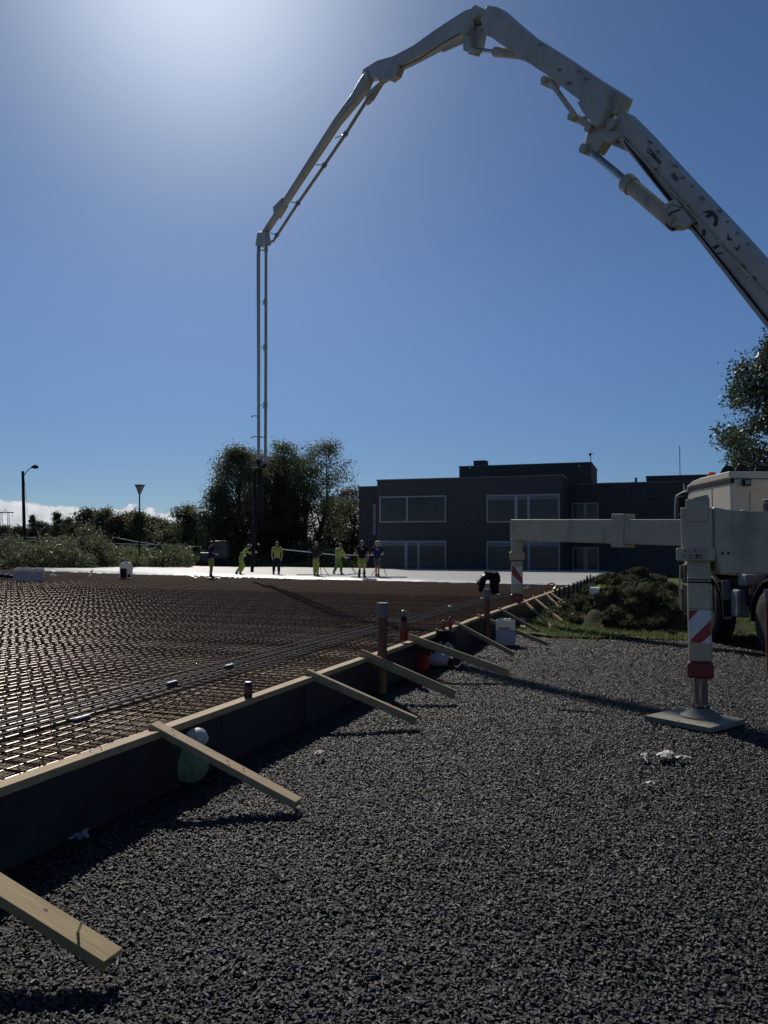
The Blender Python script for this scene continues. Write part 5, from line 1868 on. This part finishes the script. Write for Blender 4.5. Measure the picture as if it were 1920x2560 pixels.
person(692, 1438, ZM, R(8), dict(kl=(-.15, .02, .5), al=(-.17, .1, .09), tl=(-.18, .26, .05), kr=(.1, 0, .5), ar=(.1, -.06, .09), tr=(.1, .1, .05), el=(-.27, 0, 1.16), wl=(-.26, .12, .95), er=(.27, 0, 1.16), wr=(.26, .12, .95)),
       'hivis', 'navy', 'tall', 'hair_d', 'person in hi-vis shirt and dark trousers standing right of the hose', sleeve='short', hairtype='cap')
person(790, 1442, ZM, R(-30), dict(kl=(-.09, .02, .5), al=(-.08, -.02, .09), tl=(-.08, .14, .05), kr=(.08, 0, .5), ar=(.08, 0, .09), tr=(.1, .16, .05), el=(-.26, 0, 1.16), wl=(-.12, .22, 1.12), fl=(-.04, .27, 1.14), er=(.27, .02, 1.16), wr=(.14, .24, 1.10), fr=(.07, .28, 1.1)),
       'maroon', 'hivis', 'tall', 'hair_g', 'person in brown jacket and yellow trousers holding a float')
person(845, 1437, ZM, R(-35), dict(ch=(0, .08, 1.29), nk=(0, .16, 1.47), hd=(0, .23, 1.56), ht=(0, .27, 1.65), sl=(-.19, .1, 1.4), sr=(.19, .1, 1.4), el=(-.25, .2, 1.15), wl=(-.1, .4, 1.05), fl=(-.06, .46, 1.0), er=(.25, .2, 1.15), wr=(.12, .4, 1.0), fr=(.08, .46, .95),
        kl=(-.16, .1, .5), al=(-.24, -.1, .09), tl=(-.24, .06, .05), kr=(.14, .08, .5), ar=(.18, .05, .09), tr=(.2, .2, .05)),
       'hivis', 'hivis2', 'tall', 'hair_d', 'person in hi-vis top and green trousers bending over a long handled float')
person(905, 1447, ZM, R(-12), dict(kl=(-.11, .02, .5), al=(-.14, -.02, .09), tl=(-.14, .14, .05), kr=(.1, 0, .5), ar=(.11, 0, .09), tr=(.13, .16, .05), el=(-.27, 0, 1.16), wl=(-.22, .16, .95), er=(.28, .0, 1.16), wr=(.24, .16, .97)),
       'black', 'hivis', 'tall', 'hair_g', 'person in black shirt and yellow shorts second from the right', sleeve='short', legs='short', sc=1.02)
person(943, 1445, ZM, R(-15), dict(kl=(-.06, .02, .5), al=(-.05, -.02, .09), tl=(-.05, .14, .05), kr=(.07, 0, .5), ar=(.06, 0, .09), tr=(.08, .16, .05), el=(-.28, 0, 1.16), wl=(-.14, .18, 1.08), fl=(-.07, .22, 1.1), er=(.3, .0, 1.16), wr=(.16, .2, 1.12), fr=(.09, .25, 1.12)),
       'blue', 'greycloth', 'short', 'hair_w', 'person with curly blond hair, blue shirt and grey shorts at the right of the group', sleeve='short', legs='short', hairtype='curly')
bend = dict(pel=(0, -.05, .84), wa=(0, .09, .93), ch=(0, .28, .86), nk=(0, .44, .72), hd=(0, .50, .62), ht=(0, .54, .53), sl=(-.17, .36, .80), sr=(.17, .36, .80), el=(-.2, .42, .52), er=(.2, .42, .52), wl=(-.14, .46, .28), wr=(.12, .48, .28), fl=(-.12, .5, .2), fr=(.1, .52, .2),
            hl=(-.1, -.05, .80), hr=(.1, -.05, .8), kl=(-.13, .04, .44), kr=(.13, 0, .44), al=(-.14, -.08, .09), ar=(.14, -.1, .09), tl=(-.14, .1, .05), tr=(.14, .08, .05))
person(1236, 1502, 0.13, R(75), bend, 'black', 'black', 'short', 'hair_d', 'person in black bending deep over the mesh behind the second brown pipe', fat=1.4, sc=0.9)

# floats and tripods
def stick(pts_px, Y, name, m, lb, cat, r=0.016):
    t = None
    for i, (p, q) in enumerate(pts_px):
        a, b = at_y(p[0], p[1], Y), at_y(q[0], q[1], Y)
        if t is None:
            t = thing(name, b, lb, cat)
        MB().tube([a, b], r, 6).build('leg' if name == 'tripod' else 'handle', m, t)
    return t
def Yof(px, py, z=0.39):
    return at_z(px, py, z).y
t = stick([((797, 1384), (804, 1443)), ((797, 1400), (823, 1441))], Yof(804, 1443), 'concrete_float', 'brace_blk', 'long float and rod held by the person in the brown jacket', 'float')
MB().beam(at_z(742, 1437, 0.41), at_z(868, 1438, 0.41), 0.1, 0.05).build('blade', 'brace_blk', t)
t = stick([((866, 1396), (893, 1436)), ((866, 1396), (889, 1437)), ((866, 1396), (855, 1420))], Yof(893, 1437), 'tripod', 'brace_blk', 'survey tripod standing between the hi-vis worker and the man in black', 'tripod')
MB().box(at_y(867, 1394, Yof(893, 1437)), (0.14, 0.14, 0.06)).build('head', 'sticker', t)
MB().beam(at_z(871, 1436, 0.41), at_z(915, 1433, 0.41), 0.06, 0.04).build('foot_bar', 'brace_blk', t)
t = stick([((952, 1402), (928, 1441)), ((952, 1402), (967, 1441))], Yof(948, 1441), 'rake', 'brace_blk', 'pair of long handled tools crossing behind the person in the blue shirt', 'tool')
o = MB().beam(at_z(878, 1443.5, 0.40), at_z(1017, 1444, 0.40), 0.22, 0.09).build('screed_board', 'hose')
tag(o, 'long dark screed board lying at the edge of the wet concrete', 'board')

# ------------------------------------------------------------------ loose things
def canister(p, rz, w, d, h, name, label, fill=0.55, lab=True, group=None):
    t = thing(name, p, label, 'canister', group, rz=rz)
    rot = Matrix.Rotation(rz, 3, 'Z')
    p = Vector(p)
    def B(c, s, n, m, bev):
        return MB().box(p + rot @ Vector(c), s, rot).build(n, m, t, bevel=bev, seg=4)
    B((0, 0, h * fill / 2), (w, d, h * fill), 'filled_body', 'jerry2', 0.02)
    B((0, 0, h * fill + (h * (1 - fill)) / 2 - 0.003), (w - 0.003, d - 0.003, h * (1 - fill)), 'body', 'jerry', 0.025)
    for k in (-0.25, 0.0, 0.22):
        B((w * k, 0, h + 0.004), (w * 0.16, d * 0.7, 0.022), 'handle', 'jerry', 0.008)
    MB().cyl(p + rot @ Vector((w * 0.36, -d * 0.2, h - 0.01)), p + rot @ Vector((w * 0.36, -d * 0.2, h + 0.02)), 0.028, 12).build('cap', 'brace_blk', t, smooth=True)
    if lab:
        lo = B((-w * 0.09, -d / 2 - 0.001, h * 0.47), (w * 0.62, 0.003, h * 0.5), 'label_sheet', 'label', 0)
        MB().box(p + rot @ Vector((-w * 0.07, -d / 2 - 0.004, h * 0.67)), (w * 0.5, 0.003, h * 0.055), rot).build('print_bar', 'orange', lo)
        MB().box(p + rot @ Vector((-w * 0.3, -d / 2 - 0.004, h * 0.42)), (w * 0.06, 0.003, h * 0.04), rot).build('print_mark', 'knot', lo)
        MB().box(p + rot @ Vector((w * 0.05, -d / 2 - 0.004, h * 0.47)), (w * 0.04, 0.003, h * 0.02), rot).build('print_mark', 'knot', lo)
    return t
cp = at_z(1264, 1612, 0.0)
canister((cp.x, cp.y, 0.0), R(-8), 0.335, 0.26, 0.44, 'water_canister', 'white half full canister with a paper label standing on the gravel', 0.62)
for i, px in enumerate([52, 78, 107 - 10]):
    q = at_z([49, 69.5, 97][i], 1453, 0.36)
    canister((q.x, q.y, 0.36), R(14), 0.37, 0.3, 0.53, 'water_canister', ['white canister at the far left end of the row of three', 'white canister in the middle of the row of three', 'white canister standing a little apart at the right of the row'][i],
             0.75, False, 'white canisters on the mesh')
# round tank with black front
q = at_z(315, 1447, 0.36)
t = thing('mixing_tank', (q.x, q.y, 0.36), 'round white tank with a black front standing on the mesh', 'tank')
MB().lathe((q.x, q.y, 0.36), [(0.22, 0), (0.27, 0.1), (0.28, 0.5), (0.22, 0.7), (0.1, 0.76), (0.09, 0.8)], 20).build('tank', 'jerry', t, smooth=True)
MB().box((q.x - 0.03, q.y - 0.25, 0.60), (0.26, 0.14, 0.44)).build('pump_box', 'brace_blk', t, bevel=0.03)
MB().lathe((q.x, q.y, 1.16), [(0.11, 0), (0.11, 0.05)], 16).build('lid', 'brace_blk', t)
MB().box((q.x + 0.2, q.y - 0.2, 0.5), (0.1, 0.1, 0.12)).build('valve', 'brace_blk', t)
# crumpled foil, bottle, tools left
def crumple(p, r, m, name, lb, cat, seed, sq=(1, 1, 0.6), sub=3, amp=0.9, fr_=2.6):
    o = MB().ball(p, r, sub, amp, fr_, sq, seed).build(name, m, smooth=False)
    return tag(o, lb, cat)
q = at_z(132, 1441, 0.37)
crumple((q.x, q.y, 0.42), 0.13, 'paper', 'crumpled_paper', 'crumpled white paper on the mesh right of the three canisters', 'litter', 3)
q = at_z(223, 1442, 0.37)
o = MB().lathe((q.x, q.y, 0.38), [(0.05, 0), (0.055, 0.02), (0.055, 0.26), (0.02, 0.34), (0.02, 0.38)], 12, axis=(0.45, 0, 1)).build('plastic_bottle', 'jerry', smooth=True)
tag(o, 'tilted clear plastic bottle on the mesh left of the round tank', 'bottle')
for i, (px, py, lb) in enumerate(((8, 1444, 'dark power tool lying on the mesh at the left edge'), (24, 1446, 'small dark tool lying just left of the three canisters'))):
    q = at_z(px, py, 0.37)
    t = thing('power_tool', (q.x, q.y, 0.37), lb, 'tool')
    MB().box((q.x, q.y, 0.45), (0.4 - i * .15, 0.2, 0.13)).build('body', 'brace_blk', t, bevel=0.03)
    MB().ball((q.x - 0.08, q.y, 0.54), 0.08, 2, 0.6, 2).build('guard', 'alu', t)
# white tie ends on far mesh
for i, (px, py) in enumerate([(1247, 1487), (1204, 1497), (1320, 1469), (1312, 1472), (1352, 1460), (1124, 1517), (1010, 1530)]):
    q = at_z(px, py, 0.36)
    o = MB().box((q.x, q.y, 0.372), (0.10, 0.05, 0.03), Matrix.Rotation(i, 3, 'Z')).build('spacer_chip', 'white_foam', bevel=0.006)
    tag(o, 'small white spacer lying on the mesh %s' % ['right of the bending man', 'left of the second brown pipe', 'just left of the far outrigger leg', 'left of the far outrigger leg', 'close to the poured edge by the far leg', 'between the toolbox and the second pipe', 'beyond the dark red flask'][i], 'spacer', 'white chips on the mesh')
# soda can
q = at_z(615, 1743, 0.42)
r, s = to_rs(q)
q = rs(-3.16, s, 0.42)
t = thing('soda_can', q, 'black soda can standing on the timber top rail', 'can')
MB().lathe(q, [(0.024, 0), (0.034, 0.008), (0.034, 0.11), (0.027, 0.122)], 20).build('can_body', 'can', t, smooth=True)
MB().lathe(q + Vector((0, 0, 0.122)), [(0.0265, 0), (0.027, 0.004), (0.02, 0.005)], 20).build('can_lid', 'alu', t, smooth=True)
e = MB().lathe(q + Vector((-0.003, -0.0315, 0.075)), [(0.018, 0), (0.017, 0.004)], 16, axis=(0.05, -1, 0)).build('round_mark', 'redplastic', t)
# pipes
def pvc(px, py, ztop, lb, Y=None, r=0.056):
    b = at_z(px, py, 0) if Y is None else ground_at(px, Y)
    t = thing('drain_pipe', b, lb, 'pipe', 'brown drain pipes standing upright')
    MB().cyl(b, b + Vector((0, 0, ztop * 0.26)), r * 0.95, 18).build('lower_tube', 'pvcy', t, smooth=True)
    MB().cyl(b + Vector((0, 0, ztop * 0.26)), b + Vector((0, 0, ztop - 0.17)), r, 18).build('tube', 'pvc', t, smooth=True)
    c = MB().cyl(b + Vector((0, 0, ztop - 0.17)), b + Vector((0, 0, ztop)), r * 1.12, 18).build('cap', 'pvcgrey', t, smooth=True)
    return t
b1 = at_z(958, 1706, 0)
pvc(957, 1706, 1.02, 'brown drain pipe with grey cap standing outside the formwork left of the red can', Y=8.98)
pvc(1217, 1592, 0.94, 'brown drain pipe standing in front of the bending man', Y=14.2)
pvc(1921, 1700, 1.12, 'brown drain pipe cut by the right picture edge in front of the truck wheel', Y=10.6)
# flask on brace
q = at_z(1025, 1598, 0.47)
r, s = to_rs(q)
q = rs(-3.17, s, 0.455)
t = thing('flask', q, 'dark red flask with grey cap standing at the top of a brace', 'flask')
MB().lathe(q, [(0.05, 0), (0.055, 0.01), (0.055, 0.21), (0.04, 0.25)], 18).build('flask_body', 'darkred', t, smooth=True)
MB().lathe(q + Vector((0, 0, 0.25)), [(0.042, 0), (0.036, 0.06)], 18).build('neck', 'brace_blk', t, smooth=True)
MB().lathe(q + Vector((0, 0, 0.31)), [(0.028, 0), (0.03, 0.07), (0.02, 0.078)], 18).build('cup', 'pvcgrey', t, smooth=True)
# toolbox and red ear defenders
q = at_z(1105, 1632, 0)
r, s = to_rs(q)
q = rs(-2.99, 11.2, 0)
t = thing('toolbox', q, 'black toolbox with a white label standing against the formwork', 'toolbox')
rot = Matrix.Rotation(-AZ, 3, 'Z')
MB().box(q + Vector((0, 0, 0.215)), (0.27, 0.2, 0.43), rot).build('case', 'brace_blk', t, bevel=0.02, seg=3)
MB().box(q + Vector((0, 0, 0.44)) , (0.26, 0.18, 0.03), rot).build('lid', 'brace_blk', t, bevel=0.008)
for dx in (-0.12, 0.0, 0.13):
    MB().box(q + rot @ Vector((dx, -0.08, 0.46)), (0.03, 0.04, 0.04), rot).build('latch', 'wheel_grey', t, bevel=0.004)
MB().box(q + rot @ Vector((-0.05, -0.112, 0.27)), (0.05, 0.003, 0.06), rot).build('label_sheet', 'label', t)
t = thing('ear_defenders', q + Vector((0, 0, 0.455)), 'pair of glossy red ear defenders set on the black toolbox', 'ear defenders')
for dx, rr_, hh in ((-0.035, 0.052, 0.07), (0.07, 0.062, 0.105)):
    c = q + rot @ Vector((dx, -0.02, 0.455 + hh))
    MB().ball(c, rr_, 3, 0, 1, (0.55, 0.9, 1.55)).build('ear_cup', 'redplastic', t, smooth=True)
MB().tube([q + rot @ Vector((-0.035 + 0.105 * u, 0.02, 0.52 + 0.05 * math.sin(u * math.pi))) for u in np.linspace(0, 1, 7)], 0.008, 6).build('headband', 'brace_blk', t)
# red can + crate + bag
q = at_z(1052, 1674, 0)
t = thing('fuel_can', q, 'red fuel can half hidden under a brace on the gravel', 'fuel can')
MB().box(q + Vector((0, 0, 0.12)), (0.22, 0.15, 0.25), rot).build('can_body', 'redplastic', t, bevel=0.035, seg=4)
MB().ball(q + Vector((-0.06, -0.02, 0.22)), 0.05, 2, 0.1, 2).build('shoulder', 'redplastic', t, smooth=True)
MB().box(q + Vector((0.09, 0.03, 0.25)), (0.1, 0.08, 0.13), rot).build('spout_block', 'redplastic', t, bevel=0.01)
q2 = q + Vector((-0.13, 0.08, 0))
o = MB().box(q2 + Vector((0, 0, 0.13)), (0.14, 0.10, 0.26), rot).build('white_jug', 'jerry2', bevel=0.03, seg=3)
tag(o, 'dull white jug just left of the red fuel can', 'jug')
# white carrier bag
def bagmesh(c, sx, sy, sz, seed, name, m, parent=None, pinch=True, sub=4):
    bm = bmesh.new()
    bmesh.ops.create_icosphere(bm, subdivisions=sub, radius=1.0)
    vs = []
    for v in bm.verts:
        p = v.co.copy()
        an = math.atan2(p.y, p.x)
        rid = abs(noise.noise(Vector((math.cos(an) * 1.8 + seed, math.sin(an) * 1.8, p.z * 0.5)))) * 0.55 + abs(noise.noise(Vector((math.cos(an) * 5 + seed, math.sin(an) * 5, p.z * 1.2)))) * 0.16
        k = 0.85 + rid
        x, y, z = p.x * sx * k, p.y * sy * k, p.z * sz
        if pinch and p.z > 0:
            f = 1 - 0.75 * p.z
            x *= f
            y *= f
        vs.append(Vector((c[0] + x, c[1] + y, c[2] + z)))
    mb = MB()
    mb.add(vs, [tuple(v.index for v in f.verts) for f in bm.faces])
    bm.free()
    return mb.build(name, m, parent, smooth=True)
q = at_z(1105, 1662, 0)
t = thing('carrier_bag', q, 'crumpled white plastic bag lying on the gravel behind the brace', 'bag')
bagmesh((q.x, q.y, 0.10), 0.24, 0.15, 0.12, 4, 'bag_body', 'bag', t)
MB().tube([q + Vector(v) for v in ((-0.02, 0.1, 0.1), (0.03, 0.1, 0.22), (0.09, 0.1, 0.30), (0.13, 0.1, 0.25), (0.18, 0.1, 0.12))], [0.06, 0.04, 0.018, 0.03, 0.05], 7).build('bag_handle', 'bag', t, smooth=True)
q = at_z(1135, 1665, 0)
t = thing('tin_can', q, 'open dark tin lying on its side at the mouth of the white bag', 'tin')
MB().tube([q + Vector((-0.06, 0.07, 0.07)), q + Vector((0.03, -0.04, 0.07))], 0.072, 20).build('tin_body', 'hose', t, smooth=True)
cc = q + Vector((0.034, -0.045, 0.07))
MB().tube([cc + Vector((0.075 * math.cos(a) * 0.78, 0.075 * math.cos(a) * 0.62, 0.075 * math.sin(a))) for a in np.linspace(R(180), R(350), 14)], 0.005, 6).build('rim', 'chrome', t, smooth=True)
# green bag hanging behind second brace
q = at_z(470, 1950, 0.0)
t = thing('carrier_bag', q, 'green and white plastic bag standing under the knotty brace in the shade', 'bag')
bagmesh((q.x + 0.02, q.y - 0.05, 0.15), 0.13, 0.09, 0.16, 9, 'bag_body', 'baggreen', t)
bagmesh((q.x + 0.06, q.y - 0.03, 0.30), 0.075, 0.06, 0.07, 12, 'bag_top', 'bag', t, pinch=False)
bagmesh((q.x - 0.12, q.y - 0.04, 0.24), 0.08, 0.03, 0.06, 15, 'bag_flap', 'bag', t, pinch=False)
# paper litter on gravel
def litter(pp, lb, m='paper', z=0.025, lift=0.02, seed=1):
    rr = random.Random(seed)
    mb = MB()
    q_ = []
    size = max(max(x for x, _ in pp) - min(x for x, _ in pp), 4)
    for (x, y), (x2, y2) in zip(pp, pp[1:] + pp[:1]):
        for t_ in (0, 0.25, 0.5, 0.75):
            j = 0 if t_ == 0 else min(1.5, size * 0.05)
            q_.append((x + (x2 - x) * t_ + rr.uniform(-j, j) * 1.5, y + (y2 - y) * t_ + rr.uniform(-j, j)))
    vs = [at_z(x, y, z + rr.uniform(0, lift * 1.3)) for x, y in q_]
    c = sum(vs, Vector()) / len(vs)
    c.z += 0.012
    mb.v = [tuple(c)] + [tuple(v) for v in vs]
    mb.f = [(0, 1 + i, 1 + (i + 1) % len(vs)) for i in range(len(vs))]
    o = mb.build('paper_scrap', m)
    md = o.modifiers.new('t', 'SOLIDIFY')
    md.thickness = 0.002
    return tag(o, lb, 'litter', 'paper scraps on the gravel')
litter([(783, 1880), (792, 1876), (806, 1877), (810, 1882), (797, 1884), (785, 1885)], 'small white paper scrap on the gravel beneath the second brace end')
litter([(1640, 1884), (1652, 1880), (1662, 1874), (1680, 1878), (1676, 1884), (1668, 1882), (1680, 1892), (1678, 1897), (1666, 1890), (1652, 1892), (1642, 1888)], 'largest torn white tissue on the gravel below the pad', seed=3)
litter([(1684, 1888), (1700, 1892), (1712, 1889), (1728, 1893), (1712, 1895), (1692, 1895)], 'thin strip of white tissue right of the largest torn tissue', seed=4)
litter([(1670, 1876), (1684, 1878), (1686, 1884), (1674, 1882)], 'little tissue piece above the largest torn tissue', seed=8)
litter([(1597, 1892), (1606, 1884), (1617, 1882), (1616, 1888), (1608, 1890)], 'small folded tissue left of the largest torn tissue', seed=5)
litter([(1604, 1886), (1607, 1886), (1620, 1904), (1618, 1906)], 'thin white stick leaning from the folded tissue', seed=6)
litter([(1613, 1956), (1628, 1957), (1648, 1952), (1640, 1958), (1624, 1961)], 'curved white scrap alone on the open gravel', seed=7)
litter([(172, 2098), (188, 2085), (204, 2082), (222, 2070), (218, 2084), (223, 2095), (207, 2092), (200, 2100), (190, 2096)], 'large pale paper scrap in the shade of the formwork', m='label', seed=2)
litter([(286, 2402), (296, 2386), (305, 2384), (300, 2398), (292, 2414)], 'crumpled white wrapper at the lower end of the nearest brace', seed=9, lift=0.03)
litter([(1300, 1562), (1306, 1564), (1316, 1566), (1310, 1568), (1302, 1567)], 'white scrap on the soil behind the white canister', seed=10)
litter([(1536, 1582), (1560, 1583), (1562, 1585), (1538, 1585)], 'white strip at the edge of grass and gravel', seed=11)
# bucket, red bent pipe
q = at_y(1486, 1478, 17.6)
t = thing('bucket', (q.x, q.y, q.z - 0.12), 'white bucket tipped on its side left of the turf heap', 'bucket')
MB().lathe((q.x, q.y, q.z), [(0.085, -0.10), (0.105, 0.09), (0.112, 0.095), (0.112, 0.11), (0.10, 0.11), (0.08, -0.08)], 22, axis=(0.9, -0.35, -0.1)).build('bucket_body', 'white_foam', t, smooth=True)
d = ray(1378, 1465)
pr_ = Vector((d.x / d.y, 1, 0)) * 24.2
t = thing('bent_pipe', (pr_.x, pr_.y, 0.3), 'red hose bent into an arch over the formwork rail', 'hose')
ap = [(1367, 1478), (1368, 1468), (1372, 1460), (1380, 1457), (1387, 1461), (1389, 1468), (1383, 1474)]
MB().tube([at_y(x, y, 24.2 - 0.1 * i) for i, (x, y) in enumerate(ap)], 0.022, 8).build('hose', 'redplastic', t, smooth=True)
# cable on the gravel
cb = [at_z(x, y, 0.018) for x, y in ((1398, 1775), (1440, 1777), (1490, 1781), (1530, 1790), (1560, 1800))]
o = MB().tube(cb, 0.007, 6).build('cable', 'brace_blk', smooth=True)
tag(o, 'thin black cable snaking over the gravel left of the pad', 'cable')
# wire bow above rail
q0 = at_z(190, 1885, 0.40)
r, s = to_rs(q0)
o = MB().tube([rs(-3.19, s, 0.37), rs(-3.17, s + 0.02, 0.45), rs(-3.12, s + 0.03, 0.45), rs(-3.1, s + 0.02, 0.43)], 0.0025, 5).build('tie_wire', 'rust')
tag(o, 'short bent tie wire sticking up over the timber rail', 'wire')
